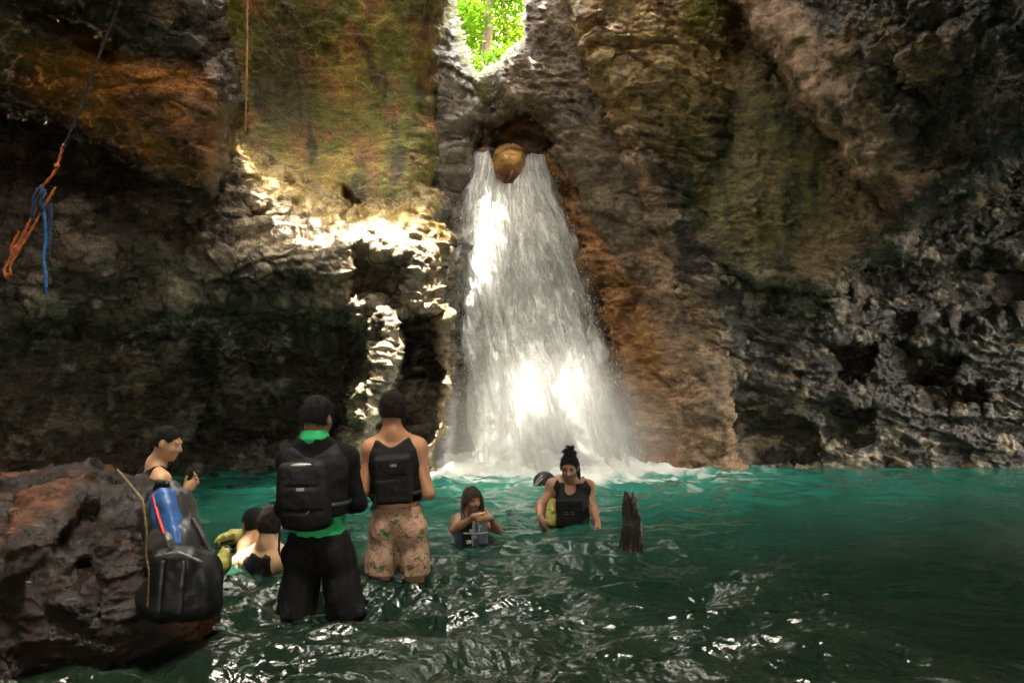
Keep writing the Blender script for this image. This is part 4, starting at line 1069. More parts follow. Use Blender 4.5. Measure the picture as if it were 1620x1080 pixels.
    def shorts(p, mat, hem, top=0.17, flare=0.105, name='shorts', amp=0.010, off=0.018):
        r, f, u = p.R; s = p.s; S = p.T.new()
        S.ell(p.P + u * 0.01, s * np.array((0.172, 0.135, 0.14)), p.R, 0.04)
        L = np.linalg.norm(p.C - p.P); S.ell(p.P + u * L * 0.18, s * np.array((0.155, 0.122, 0.10)), p.R, 0.05)
        S.plane(p.P + u * L * top, u, 0.01)
        for q in (0, 1):
            G = p.T.new(); sd = r * (-1 if q == 0 else 1)
            kn = p.kn[q] + sd * 0.012
            G.cap(p.hip[q], p.hip[q] * 0.5 + kn * 0.5, 0.104 * s, 0.098 * s, 0.03)
            G.cap(p.hip[q] * 0.5 + kn * 0.5, kn, 0.098 * s, flare * s, 0.03)
            G.ell(p.hip[q] - f * 0.05 + u * 0.02, s * np.array((0.085, 0.085, 0.10)), p.R, 0.04)
            d = unit(p.kn[q] - p.hip[q]); G.plane(p.hip[q] * (1 - hem) + p.kn[q] * hem, unit(d + 0.12 * f), 0.010)
            h = np.maximum(0.022 - np.abs(S.f - G.f), 0) / 0.022; S.f = np.minimum(S.f, G.f) - h * h * 0.0055
        S.cap(p.P - f * 0.145 + u * 0.06, p.P - f * 0.135 - u * 0.16, 0.006, 0.012, 0.03, 's')
        return p.add(name, S, mat, wrinkle(amp, (11, 11, 6), 15), it=2)
def surf(objs, o, d):
    from mathutils.bvhtree import BVHTree
    best = None
    for ob in objs:
        me = ob.data; n = len(me.vertices); co = np.zeros(n * 3, np.float32); me.vertices.foreach_get('co', co)
        t = BVHTree.FromPolygons([tuple(v) for v in co.reshape(-1, 3).tolist()], [tuple(q.vertices) for q in me.polygons])
        h = t.ray_cast(Vector(o), Vector(d), 1.0)
        if h[0] is not None and (best is None or h[3] < best[1]): best = (np.array(h[0]), h[3])
    return best[0] if best else np.asarray(o) + np.asarray(d) * 0.3
def text_on(p, txt, size, pos, R, mat, parent):
    cu = bpy.data.curves.new('logo_text', 'FONT'); cu.body = txt; cu.size = size; cu.extrude = 0.0015; cu.align_x = 'CENTER'; cu.align_y = 'CENTER'; cu.offset = 0.0012 * size / 0.03
    t = bpy.data.objects.new('tmp', cu); COL.objects.link(t)
    bpy.context.view_layer.update()
    me = bpy.data.meshes.new_from_object(t.evaluated_get(bpy.context.evaluated_depsgraph_get()))
    bpy.data.objects.remove(t)
    co = np.zeros(len(me.vertices) * 3); me.vertices.foreach_get('co', co); co = co.reshape(-1, 3)
    W_ = np.asarray(pos) + co @ np.asarray(R)       # rows of R: text x, text y, outward
    me.vertices.foreach_set('co', W_.ravel()); me.materials.append(mat); me.update()
    o = bpy.data.objects.new('logo', me); COL.objects.link(o)
    return p.fix(o, parent)
# ------------------------------------------------------------------ people
def skin_mat(name, col, wet=0.35):
    m = simple_mat(name, col, 0.48, 0.16, 9, 0.12, 140, 0.5)
    pb = m.node_tree.nodes['Principled BSDF']
    pb.inputs['Subsurface Weight'].default_value = 0.12; pb.inputs['Subsurface Radius'].default_value = (0.012, 0.005, 0.003); pb.inputs['Subsurface Scale'].default_value = 0.5
    pb.inputs['Coat Weight'].default_value = wet * 0.4; pb.inputs['Coat Roughness'].default_value = 0.25
    return m
M_SK1 = skin_mat('skin_deep_brown', (0.26, 0.125, 0.065)); M_SK2 = skin_mat('skin_tan', (0.40, 0.19, 0.095)); M_SK3 = skin_mat('skin_light', (0.50, 0.27, 0.15))
M_SK4 = skin_mat('skin_fair', (0.56, 0.33, 0.19)); M_SK5 = skin_mat('skin_dark', (0.22, 0.105, 0.055)); M_SK6 = skin_mat('skin_brown', (0.32, 0.16, 0.085))
M_BLACK = simple_mat('black_nylon', (0.0042, 0.004, 0.0038), 0.62, 0.3, 20, 0.35, 220, 0.25)
M_BLACK2 = simple_mat('black_jersey', (0.0035, 0.0035, 0.0035), 0.85, 0.3, 20, 0.3, 160, 0.15)
M_SHORTS = simple_mat('black_board_shorts', (0.0036, 0.0033, 0.003), 0.8, 0.35, 8, 0.35, 90, 0.2)
M_GREEN = simple_mat('green_jersey', (0.012, 0.34, 0.10), 0.7, 0.15, 12, 0.2, 120)
M_NAVY = simple_mat('navy_nylon', (0.035, 0.045, 0.085), 0.5, 0.35, 14, 0.4, 120)
M_GREYC = simple_mat('slate_nylon', (0.10, 0.12, 0.17), 0.5, 0.3, 14, 0.4, 120)
M_WEB = simple_mat('black_webbing', (0.012, 0.012, 0.012), 0.6, 0.2, 40)
M_WHITE = simple_mat('white_print', (0.42, 0.41, 0.38), 0.6, 0.05, 40)
M_HAIR = simple_mat('black_hair', (0.004, 0.003, 0.0025), 0.55, 0.5, 80, 0.8, 260, 0.3)
M_HAIR2 = simple_mat('brown_hair', (0.014, 0.008, 0.005), 0.55, 0.5, 80, 0.8, 260, 0.3)
M_LOCS = simple_mat('brown_locs', (0.06, 0.033, 0.022), 0.55, 0.5, 60, 0.9, 200)
M_EYE = simple_mat('dark_eye', (0.02, 0.014, 0.010), 0.2, 0.1, 40)
M_ORANGE = simple_mat('orange_trim', (0.62, 0.22, 0.02), 0.6, 0.2, 30)
M_LIME = simple_mat('lime_dry_bag', (0.30, 0.28, 0.06), 0.42, 0.25, 9, 0.3, 30)
M_BAND = simple_mat('dark_band', (0.02, 0.015, 0.012), 0.5, 0.2, 40)
def floral_mat():
    m, nd, lk, p = new_mat('pink_floral_cotton')
    tc = N(nd, 'ShaderNodeTexCoord')
    def spots(scale, lo, hi, seed):
        mp = N(nd, 'ShaderNodeMapping'); mp.inputs['Location'].default_value = (seed, seed * 2, 0); lk.new(tc.outputs['Object'], mp.inputs['Vector'])
        nz = N(nd, 'ShaderNodeTexNoise', Scale=scale, Detail=4.0, Roughness=0.75, Distortion=1.2); lk.new(mp.outputs[0], nz.inputs['Vector'])
        r = ramp(nd, [(lo, 0.0), (hi, 1.0)]); lk.new(nz.outputs['Fac'], r.inputs[0]); return r.outputs[0]
    def over(a, col, fac):
        mx = nd.new('ShaderNodeMix'); mx.data_type = 'RGBA'; lk.new(fac, mx.inputs[0]); lk.new(a, mx.inputs[6]); mx.inputs[7].default_value = (*col, 1); return mx.outputs[2]
    base = N(nd, 'ShaderNodeRGB'); base.outputs[0].default_value = (0.40, 0.25, 0.16, 1)
    c = over(base.outputs[0], (0.33, 0.15, 0.12), spots(13, 0.53, 0.58, 3)); c = over(c, (0.05, 0.11, 0.03), spots(15, 0.555, 0.59, 9)); c = over(c, (0.07, 0.045, 0.03), spots(20, 0.58, 0.62, 14))
    lk.new(c, p.inputs['Base Color']); p.inputs['Roughness'].default_value = 0.85
    return m
M_FLORAL = floral_mat()

# man in black beside the floral shorts, seen from behind
Y1 = 4.5
p1 = Person('standing man in long black sleeves and black shorts with a green shirt hem, back turned', M_SK1, 1.0,
    at(506, 866, Y1 + 0.03), at(498, 708, Y1), at(502, 661, Y1 + 0.03), (0.10, 1, 0), (0.30, 0.95, 0), (0.06, 0.10, 1),
    sh=[at(460, 731, Y1), at(547, 729, Y1 + 0.03)], el=[at(449, 803, Y1 - 0.03), at(566, 794, Y1 + 0.05)], wr=[at(475, 808, Y1 + 0.26), at(540, 800, Y1 + 0.28)],
    hip=[at(480, 878, Y1 + 0.03), at(533, 878, Y1 + 0.03)], kn=[at(470, 985, Y1 - 0.01), at(546, 985, Y1 + 0.02)], hand=[((0.5, 0.6, 0.3), (0.6, -0.6, 0)), ((-0.5, 0.6, 0.3), (-0.6, -0.6, 0), 0.45, -1)])
p1.hair(M_HAIR, 0.012, 0.045, -0.045)
T = p1.T.like(); T.f -= 0.010
G = p1.T.like(); G.f = T.f.copy(); r_, f_, u_ = p1.R
G.plane(p1.P + u_ * 0.36, u_, 0.01); G.plane(p1.P + u_ * 0.03, -u_, 0.01)
p1.add('shirt_hem', G, M_GREEN, wrinkle(0.006, (14, 14, 20)))
U = p1.T.like(); U.f = T.f.copy()
for a in p1.A:
    a.f -= 0.012; h_ = np.maximum(0.03 - np.abs(U.f - a.f), 0) / 0.03; U.f = np.minimum(U.f, a.f) - h_ * h_ * 0.0075
U.plane(p1.P + u_ * 0.29, -u_, 0.0001) if False else None
msk = p1.T.new(); 
U2 = U.like(); U2.plane(p1.P + u_ * 0.30, -u_, 0.006)
for q in (0, 1):
    w_ = p1.A[q].like(); d_ = unit(p1.wr[q] - p1.el[q]); w_.plane(p1.wr[q] - d_ * 0.02, d_, 0.008); U2.f = np.minimum(U2.f, w_.f)
U2.cap(p1.C + u_ * 0.06, p1.C + u_ * 0.2, 0.062, 0.10, 0.015, 's')
p1.add('rash_shirt', U2, M_BLACK2, wrinkle(0.005, (14, 14, 14)))
Cc = p1.T.new(); nk = p1.C + u_ * 0.075; Cc.cap(nk - u_ * 0.012, nk + u_ * 0.012, 0.084, 0.074, 0.01); Cc.plane(nk + u_ * 0.024 - f_ * 0.0, unit(u_ + 0.12 * f_), 0.006)
p1.add('collar', Cc, M_GREEN)
v1 = p1.vest(M_BLACK, 0.034, 0.34, hole=0.095, neck=0.085)
bp = p1.T.new(); cb = p1.C - u_ * 0.235 - f_ * 0.160 - r_ * 0.01
bp.box(cb, (0.140, 0.045, 0.185), p1.R, 0.045, 0.05); bp.ell(cb - u_ * 0.03 - f_ * 0.03, (0.125, 0.04, 0.15), p1.R, 0.04)
for zz in (0.055, -0.075): bp.cap(cb - f_ * 0.06 + u_ * zz - r_ * 0.12, cb - f_ * 0.06 + u_ * zz + r_ * 0.12, 0.007, None, 0.01, 's')
pk1 = p1.add('vest_back_pack', bp, M_BLACK, wrinkle(0.004, (12, 12, 14), 8), 2, v1)
lb = p1.T.new(); lb.ell(surf([v1, pk1], cb + u_ * 0.172 - f_ * 0.3, f_), (0.066, 0.010, 0.011), p1.R, 0.01); p1.add('reflective_label', lb, M_WHITE, None, 1, v1)
cd = p1.T.new(); q_ = cb - f_ * 0.062; cd.path([q_ - r_ * 0.02 - u_ * 0.115, q_ + r_ * 0.03 - u_ * 0.085, q_ + r_ * 0.045 - u_ * 0.065], 0.006, 0.004); p1.add('zip_pull', cd, simple_mat('grey_webbing', (0.18, 0.17, 0.16), 0.6, 0.1, 40), None, 1, v1)
text_on(p1, 'NRS', 0.024, surf([v1, pk1], cb + u_ * 0.045 - f_ * 0.3, f_) - f_ * 0.003, np.array((r_, u_, -f_)), M_WHITE, v1)
p1.band('waist_belt', 0.46, M_WEB, 0.016, 0.042, v1)
p1.shorts(M_SHORTS, 0.88, 0.16, 0.112, amp=0.011)
hs = p1.T.new(); hs.path([at(447, 800, Y1 - 0.10), at(443, 830, Y1 - 0.09), at(441, 868, Y1 - 0.06), at(444, 880, Y1 - 0.05)], 0.008, 0.004); p1.add('hanging_strap', hs, M_WEB, None, 1, v1)

# man in floral shorts
Y2 = 5.25
p2 = Person('standing man in pale pink floral shorts and a black sleeveless vest, back turned', M_SK2, 1.0,
    at(630, 826, Y2 + 0.02), at(622, 692, Y2), at(620, 649, Y2 + 0.03), (-0.05, 1, 0), (-0.28, 0.95, -0.06), (0.03, 0.08, 1),
    sh=[at(589, 714, Y2), at(660, 712, Y2 + 0.02)], el=[at(573, 779, Y2 - 0.06), at(678, 780, Y2 - 0.02)], wr=[at(596, 742, Y2 + 0.18), at(655, 748, Y2 + 0.22)],
    hip=[at(609, 838, Y2 + 0.02), at(651, 838, Y2 + 0.02)], kn=[at(601, 930, Y2), at(657, 930, Y2 + 0.02)], hand=[((0.5, 0.6, 0.5), (0.6, -0.6, 0)), ((-0.5, 0.6, 0.5), (-0.6, -0.6, 0), 0.45, -1)])
p2.hair(M_HAIR2, 0.014, 0.05, -0.055)
r_, f_, u_ = p2.R
v2 = p2.vest(M_BLACK, 0.026, 0.26, hole=0.105, neck=0.100)
pn = p2.T.new(); cb = p2.C - u_ * 0.17 - f_ * 0.150
pn.box(cb, (0.098, 0.022, 0.060), p2.R, 0.02, 0.02); pn.box(cb - u_ * 0.155, (0.115, 0.022, 0.082), p2.R, 0.02, 0.02)
pk2 = p2.add('vest_back_panel', pn, M_BLACK, wrinkle(0.003, (12, 12, 14), 8), 2, v2)
text_on(p2, 'NRS', 0.022, surf([v2, pk2], cb + u_ * 0.012 + r_ * 0.008 - f_ * 0.3, f_) - f_ * 0.004, np.array((r_, u_, -f_)), M_WHITE, v2)
p2.band('waist_belt', 0.36, M_WEB, 0.016, 0.034, v2)
bk = p2.T.new(); bk.box(at(592, 796, Y2 - 0.10), (0.014, 0.010, 0.045), frame((0, 1, 0), (0.45, 0, 1)), 0.008, 0.01); p2.add('side_buckle', bk, M_WEB, None, 1, v2)
s2 = p2.shorts(M_FLORAL, 0.74, 0.20, 0.104, amp=0.010)
p2.band('waistband', 0.17, M_FLORAL, 0.02, 0.012, s2)

# man behind the boulder, in profile
Y3 = 5.7
p3 = Person('man in a black tank top behind the wet boulder, looking down at his raised hand', M_SK3, 0.98,
    at(236, 866, Y3), at(247, 742, Y3), at(265, 700, Y3 - 0.02), (0.90, 0.42, 0), (0.95, -0.02, -0.30), (0.30, 0, 1),
    sh=[at(235, 760, Y3 + 0.17), at(254, 764, Y3 - 0.16)], el=[at(262, 822, Y3 + 0.22), at(270, 826, Y3 - 0.10)], wr=[at(272, 850, Y3 + 0.1), at(293, 776, Y3 - 0.02)],
    hand=[((0.6, 0, -0.6), (0, 0.5, 0)), ((0.62, 0.05, 0.60), (0.35, -0.45, 0.6), 0.62, -1)], h=0.007)
p3.hair(M_HAIR, 0.004, 0.072, -0.045, strand=0.006)
r_, f_, u_ = p3.R
V3 = p3.T.like(); V3.f -= 0.010
for q in (0, 1): V3.cap(p3.sh[q] - u_ * 0.08 + (p3.sh[q] - p3.C) * 0.35, p3.sh[q] + u_ * 0.10 + (p3.sh[q] - p3.C) * 0.10, 0.095, 0.085, 0.015, 's')
V3.cap(p3.C + u_ * 0.05, p3.C + u_ * 0.3, 0.115, 0.2, 0.015, 's'); V3.ell(p3.C - f_ * 0.14 + u_ * 0.0, (0.09, 0.09, 0.10), p3.R, 0.02, 's')
p3.add('tank_top', V3, M_BLACK2, wrinkle(0.005))
p3.shorts(M_SHORTS, 0.85)

# two bathers with bare backs in the water behind him
Y4 = 5.6
p4 = Person('bather up to the chest in water with bare fair back and dark hair', M_SK4, 0.95,
    at(405, 975, Y4 + 0.12), at(424, 862, Y4), at(429, 830, Y4 + 0.03), (0.42, 0.9, 0), (0.15, 0.97, -0.2), (0.05, 0.25, 1),
    sh=[at(393, 888, Y4 + 0.06), at(449, 884, Y4 - 0.02)], el=[at(378, 930, Y4 + 0.20), at(462, 935, Y4 + 0.05)], wr=[at(395, 945, Y4 + 0.38), at(450, 950, Y4 + 0.3)], h=0.0075, female=True, legs=False, torso=1.02)
p4.hair(M_HAIR2, 0.014, 0.03, -0.075, extra=lambda H: H.ell(p4.hc + p4.RH[2] * 0.105 - p4.RH[1] * 0.03, (0.05, 0.05, 0.035), p4.RH, 0.02), disp=lambda V: 0.006 * fbm(V * 45, 3, 7))
v4 = p4.vest(M_BLACK, 0.018, 0.05, hole=0.115, neck=0.13, back_panel=False)
sg = p4.T.new(); sg.path([p4.hc + p4.RH[2] * 0.085 + p4.RH[0] * 0.07 - p4.RH[1] * 0.02, p4.hc + p4.RH[2] * 0.105 + p4.RH[0] * 0.03 + p4.RH[1] * 0.03, p4.hc + p4.RH[2] * 0.105 - p4.RH[0] * 0.03 + p4.RH[1] * 0.03, p4.hc + p4.RH[2] * 0.085 - p4.RH[0] * 0.07 - p4.RH[1] * 0.02], 0.008, 0.006)
p4.add('pale_hair_arc', sg, simple_mat('pale_grey_arc', (0.40, 0.36, 0.31), 0.6, 0.5, 60, 0.6, 150), None, 1)  # pale strip laid across the top of the hair
Y5 = 6.05
p5 = Person('farther bather with a dark head and bare shoulder reaching an arm into the water', M_SK4, 0.92,
    at(398, 960, Y5 + 0.1), at(404, 852, Y5), at(400, 828, Y5 + 0.03), (-0.5, 0.85, 0), (-0.6, 0.75, -0.15), (-0.15, 0.2, 1),
    sh=[at(390, 866, Y5 - 0.05), at(428, 868, Y5 + 0.1)], el=[at(380, 884, Y5 - 0.14), at(438, 915, Y5 + 0.2)], wr=[at(362, 893, Y5 - 0.16), at(430, 925, Y5 + 0.3)], hand=[((-0.7, 0, -0.4), (0, 0.3, -0.6)), None], h=0.0075, female=True, legs=False)
p5.hair(M_HAIR, 0.012, 0.03, -0.07)
p5.vest(M_BLACK, 0.018, 0.05, hole=0.12, neck=0.12, back_panel=False)

# child with locs
Y6 = 6.6
p6 = Person('child with long locs and a slate blue life vest, hands together at the chest', M_SK5, 0.80,
    at(745, 898, Y6), at(744, 817, Y6), at(747, 790, Y6 - 0.03), (0.30, -0.95, 0), (0.50, -0.85, -0.18), (0.05, -0.12, 1),
    sh=[at(768, 829, Y6 + 0.02), at(724, 828, Y6 - 0.02)], el=[at(788, 838, Y6 - 0.10), at(717, 838, Y6 - 0.12)], wr=[at(775, 819, Y6 - 0.24), at(752, 816, Y6 - 0.24)],
    hand=[((-0.85, -0.2, 0.12), (0.1, 0.8, -0.4), 0.7, 1), ((0.9, -0.15, 0.05), (0, 0.8, -0.5), 0.6, -1)], h=0.0062, legs=False)
p6.hair(M_LOCS, 0.014, 0.045, -0.03)
def locs(p, n, length, mat, seed, face_gap=0.75, rad=0.0085):
    rs = np.random.RandomState(seed); r, f, u = p.RH; L = p.T.new()
    for i in range(n):
        a = rs.uniform(face_gap, 2 * math.pi - face_gap); d = math.cos(a) * f + math.sin(a) * r
        s0 = p.hc + p.s * (u * rs.uniform(0.05, 0.10) + d * 0.075 - f * 0.01); ln = length * rs.uniform(0.7, 1.1)
        pts = [s0, p.hc + p.s * (d * 0.105 + u * 0.02), p.hc + p.s * (d * 0.108 - u * 0.06) + rs.randn(3) * 0.006, p.hc + p.s * (d * 0.112) - np.array((0, 0, 0.075 + ln * 0.5)) + rs.randn(3) * 0.010, p.hc + p.s * d * 0.118 - np.array((0, 0, 0.075 + ln)) + rs.randn(3) * 0.014]
        L.path(pts, np.array((1, 1, 1, 0.9, 0.6)) * rad, 0.004)
    return p.add('locs', L, mat, lambda V: 0.0012 * fbm(V * 120, 2, 3), 1)
locs(p6, 30, 0.13, M_LOCS, 4)
r_, f_, u_ = p6.R
v6 = p6.vest(M_NAVY, 0.024, 0.0, hole=0.075, neck=0.085)
fp = p6.T.new(); cb = p6.C - u_ * 0.105 + f_ * 0.135
fp.box(cb - r_ * 0.062, (0.045, 0.022, 0.10), p6.R, 0.016, 0.015); p6.add('front_panel', fp, M_GREYC, wrinkle(0.004), 2, v6)
fq = p6.T.new(); fq.box(cb + r_ * 0.062, (0.045, 0.022, 0.10), p6.R, 0.016, 0.015); p6.add('front_panel', fq, M_BLACK, wrinkle(0.004), 2, v6)
for k_, (dx, dz) in enumerate(((0.03, 0.02), (0.055, -0.065), (0.012, -0.03))):
    bq = p6.T.new(); bq.box(cb + r_ * dx + u_ * dz + f_ * 0.024, (0.024, 0.008, 0.016), p6.R, 0.007, 0.005); bq.cap(cb + r_ * (dx - 0.01) + u_ * dz + f_ * 0.034, cb + r_ * (dx + 0.01) + u_ * dz + f_ * 0.034, 0.006, None, 0.004, 's')
    p6.add('buckle', bq, M_WHITE, None, 1, v6)
st = p6.T.new(); st.path([cb + u_ * 0.0 + f_ * 0.028 - r_ * 0.10, cb - u_ * 0.005 + f_ * 0.03, cb + u_ * 0.01 + f_ * 0.028 + r_ * 0.10], 0.007, 0.004); st.path([cb + u_ * 0.07 + f_ * 0.028 + r_ * 0.02, cb - u_ * 0.10 + f_ * 0.026 + r_ * 0.025], 0.006, 0.004); st.path([cb + u_ * 0.09 - r_ * 0.05 + f_ * 0.026, cb - u_ * 0.01 - r_ * 0.02 + f_ * 0.028], 0.005, 0.004)
p6.add('webbing', st, simple_mat('pale_webbing', (0.42, 0.42, 0.42), 0.6, 0.2, 40), None, 1, v6)
wh = p6.T.new(); wh.ell(at(763, 813, Y6 - 0.335), (0.020, 0.014, 0.014), np.eye(3), 0.01); wh.cap(at(766, 811, Y6 - 0.335), at(771, 808, Y6 - 0.33), 0.010, 0.008, 0.008)
wo = field_obj('whistle', wh, M_ORANGE, None, None, 1); tag(wo, 'small orange whistle held in the fingers of the child with locs', 'whistle')

# woman with a topknot
Y7 = 7.4
p7 = Person('woman with a topknot wading waist deep in a dark life vest, looking down', M_SK6, 1.0,
    at(904, 862, Y7 + 0.03), at(902, 764, Y7), at(901, 739, Y7 - 0.05), (-0.10, -0.97, 0), (-0.22, -0.93, -0.42), (-0.04, -0.30, 1),
    sh=[at(930, 773, Y7 + 0.02), at(875, 771, Y7 - 0.02)], el=[at(938, 802, Y7 - 0.06), at(855, 799, Y7 - 0.10)], wr=[at(944, 822, Y7 - 0.24), at(855, 819, Y7 - 0.26)],
    hand=[((0.25, -0.15, -0.9), (-0.8, 0.2, 0), 0.25, -1), ((0.35, -0.10, -0.9), (0.6, 0.5, 0.1), 0.55, 1)], h=0.0068, female=True, legs=False)
def topknot(H):
    r, f, u = p7.RH; rs = np.random.RandomState(8); c = p7.hc + u * 0.135 - f * 0.035
    H.ell(c - u * 0.015, (0.050, 0.050, 0.040), p7.RH, 0.02)
    for i in range(16):
        d = unit(rs.randn(3) + np.array((0, 0, 0.5))); H.path([c + d * 0.02, c + d * 0.044 + rs.randn(3) * 0.006, c + d * 0.046 + rs.randn(3) * 0.022], (0.012, 0.011, 0.007), 0.008)
p7.hair(M_HAIR, 0.008, 0.078, -0.05, extra=topknot, strand=0.014)
def side_locs():
    r, f, u = p7.RH; L = p7.T.new(); rs = np.random.RandomState(3)
    for i in range(12):
        a = rs.uniform(1.5, 2.9) * -1; d = math.cos(a) * f + math.sin(a) * r
        L.path([p7.hc + u * 0.05 + d * 0.078, p7.hc - u * 0.03 + d * 0.090, p7.hc - u * 0.11 + d * 0.088 + rs.randn(3) * 0.008, p7.hc - u * 0.16 + d * 0.085 + rs.randn(3) * 0.012], (0.010, 0.010, 0.009, 0.006), 0.005)
    p7.add('locs', L, M_HAIR, None, 1)
side_locs()
r_, f_, u_ = p7.R
v7 = p7.vest(M_BLACK, 0.030, 0.0, hole=0.080, neck=0.085)
fp = p7.T.new(); cb = p7.C - u_ * 0.235 + f_ * 0.165
fp.box(cb, (0.125, 0.03, 0.125), p7.R, 0.022, 0.02); fp.cap(cb + f_ * 0.034 + u_ * 0.045 - r_ * 0.09, cb + f_ * 0.034 + u_ * 0.045 + r_ * 0.09, 0.006, None, 0.008, 's')
p7.add('front_pocket', fp, M_BLACK, wrinkle(0.004), 2, v7)
lg = p7.T.new(); 
for zz in (0.015, -0.005): lg.box(cb + f_ * 0.033 + u_ * zz + r_ * 0.01, (0.05, 0.003, 0.004), p7.R, 0.002, 0.003)
p7.add('logo', lg, simple_mat('grey_print', (0.20, 0.20, 0.20), 0.6, 0.1, 40), None, 1, v7)
ot = p7.T.new(); ot.path([cb + r_ * 0.135 + u_ * 0.10 - f_ * 0.02, cb + r_ * 0.145 + u_ * 0.03 - f_ * 0.02, cb + r_ * 0.15 - u_ * 0.03 - f_ * 0.03], (0.012, 0.016, 0.014), 0.006); p7.add('rescue_tab', ot, M_ORANGE, None, 1, v7)
wb = p7.T.new(); d_ = unit(p7.wr[1] - p7.el[1]); wb.cap(p7.wr[1] - d_ * 0.035, p7.wr[1] - d_ * 0.020, 0.034, 0.033, 0.004); p7.add('wristband', wb, M_BAND, None, 1)
for pp in (p6, p7):
    r, f, u = pp.RH
    for q in (-1, 1):
        ef = pp.T.new(); ef.cap(pp.hc + pp.s * (q * 0.043 * r + 0.002 * u + 0.079 * f), pp.hc + pp.s * (q * 0.019 * r + 0.002 * u + 0.084 * f), 0.0065 * pp.s, None, 0.003); pp.add('eye', ef, M_EYE, None, 1)
        bf = pp.T.new(); bf.cap(pp.hc + pp.s * (q * 0.046 * r + 0.026 * u + 0.084 * f), pp.hc + pp.s * (q * 0.016 * r + 0.029 * u + 0.092 * f), 0.006 * pp.s, None, 0.003); pp.add('eyebrow', bf, M_HAIR, None, 1)
# swimmer in a helmet farther out
Y8 = 9.3
p8 = Person('swimmer near the waterfall with only a black helmeted head above the water', M_SK5, 0.95,
    at(872, 880, Y8), at(868, 786, Y8), at(860, 764, Y8), (-0.9, -0.3, 0), (-0.92, -0.35, -0.1), (-0.12, 0, 1),
    el=[at(850, 815, Y8 - 0.2), at(905, 815, Y8 + 0.1)], wr=[at(835, 805, Y8 - 0.3), at(880, 820, Y8 - 0.2)], h=0.0085, legs=False)
r_, f_, u_ = p8.RH
hm = p8.T.new(); hm.ell(p8.hc + u_ * 0.03 - f_ * 0.012, (0.105, 0.13, 0.105), p8.RH, 0.02); hm.plane(p8.hc - u_ * 0.028, unit(-u_ + 0.15 * f_), 0.01); hm.ell(p8.hc + f_ * 0.13 - u_ * 0.05, (0.09, 0.06, 0.055), p8.RH, 0.01, 's')
h8 = p8.add('helmet', hm, simple_mat('black_helmet', (0.035, 0.03, 0.032), 0.35, 0.2, 20))
for zz, w8 in ((0.055, 0.0), (0.02, 0.3)):
    bf = p8.T.new(); bf.path([p8.hc + u_ * (zz + 0.05) - f_ * -0.05 - r_ * 0.088, p8.hc + u_ * zz + f_ * 0.10 - r_ * 0.062, p8.hc + u_ * (zz - 0.045) + f_ * 0.118 - r_ * 0.035], 0.011, 0.004); p8.add('helmet_stripe', bf, M_WHITE, None, 1, h8)
bf = p8.T.new(); bf.path([p8.hc + u_ * 0.0 + f_ * 0.06 - r_ * 0.10, p8.hc - u_ * 0.05 + f_ * 0.05 - r_ * 0.085, p8.hc - u_ * 0.09 + f_ * 0.06 - r_ * 0.05], 0.009, 0.004); p8.add('chin_strap', bf, M_WHITE, None, 1, h8)
# ------------------------------------------------------------------ boulders, stump, bags, ropes
def blob(name, c, rad, seed, mat, alb, n=(200, 130), amp=0.12, facet=0.10, fine=0.03, shape=None, wet=0.7, squash=1.0):
    th = np.linspace(0, 2 * np.pi, n[0], endpoint=False); ph = np.linspace(0.02, np.pi - 0.02, n[1])
    TH, PH = np.meshgrid(th, ph)
    D = np.stack((np.cos(TH) * np.sin(PH), np.sin(TH) * np.sin(PH), np.cos(PH)), -1)
    D = np.sign(D) * np.abs(D) ** squash
    P = D * np.array(rad) + np.array(c)
    nr = D / np.array(rad); nr /= np.linalg.norm(nr, axis=-1, keepdims=True)
    e, ci, t1 = cells(P * 1.7 + 0.3 * fbm(P * 2, 2, seed + 1)[..., None], seed); e2, ci2, t2 = cells(P * 4.6, seed + 3)
    d = amp * fbm(P * 1.1, 3, seed + 5) + facet * t1 - 0.25 * facet * np.exp(-e * 18) + 0.35 * facet * t2 + fine * (fbm(P * 6, 4, seed + 7) + 0.6 * ridged(P * np.array((7, 7, 13)), 3, seed + 9) - 0.4)
    P = P + nr * d[..., None]
    if shape: P = shape(P)
    i = np.arange(P.shape[0] * P.shape[1]).reshape(P.shape[:2]); i2 = np.roll(i, -1, 1)
    q = np.stack((i[:-1], i[1:], i2[1:], i2[:-1]), -1).reshape(-1, 4)
    V = P.reshape(-1, 3); top, bot = len(V), len(V) + 1
    V = np.concatenate((V, P[0].mean(0)[None], P[-1].mean(0)[None]))
    Fc = q.tolist() + [(i[0, j], i2[0, j], top) for j in range(n[0])] + [(i2[-1, j], i[-1, j], bot) for j in range(n[0])]
    o = mesh_obj(name, V, Fc, mat)
    colour_attr(o, alb(V)); float_attr(o, np.full(len(V), wet), 'wet')
    return o
M_WETROCK = rock_mat('soaked_rock', 0.05, 0.28, 0.8, 0.32)
def boulder_alb(V):
    a = np.array((0.015, 0.0075, 0.004)); b = np.array((0.085, 0.027, 0.007)); t = smooth01(0.15 + 1.5 * fbm(V * 1.8, 4, 411))[:, None]
    return a * (1 - t) + b * t
bo = blob('boulder', (-2.66, 4.38, 0.03), (1.0, 0.85, 0.84), 401, M_WETROCK, boulder_alb, (420, 260), 0.12, 0.075, 0.03, squash=0.95)
tag(bo, 'big glossy wet brown boulder with bags leaning on its side', 'boulder')
M_CHOCK = rock_mat('smooth_river_rock', 0.3, 0.55, 0.25)
def chock_alb(V):
    a = np.array((0.58, 0.31, 0.09)); b = np.array((0.22, 0.09, 0.035)); t = smooth01((at(800, 262, 12.5)[2] - V[:, 2] + 0.12 * fbm(V * 4, 3, 431)) / 0.25)[:, None]
    return a * (1 - t) + b * t
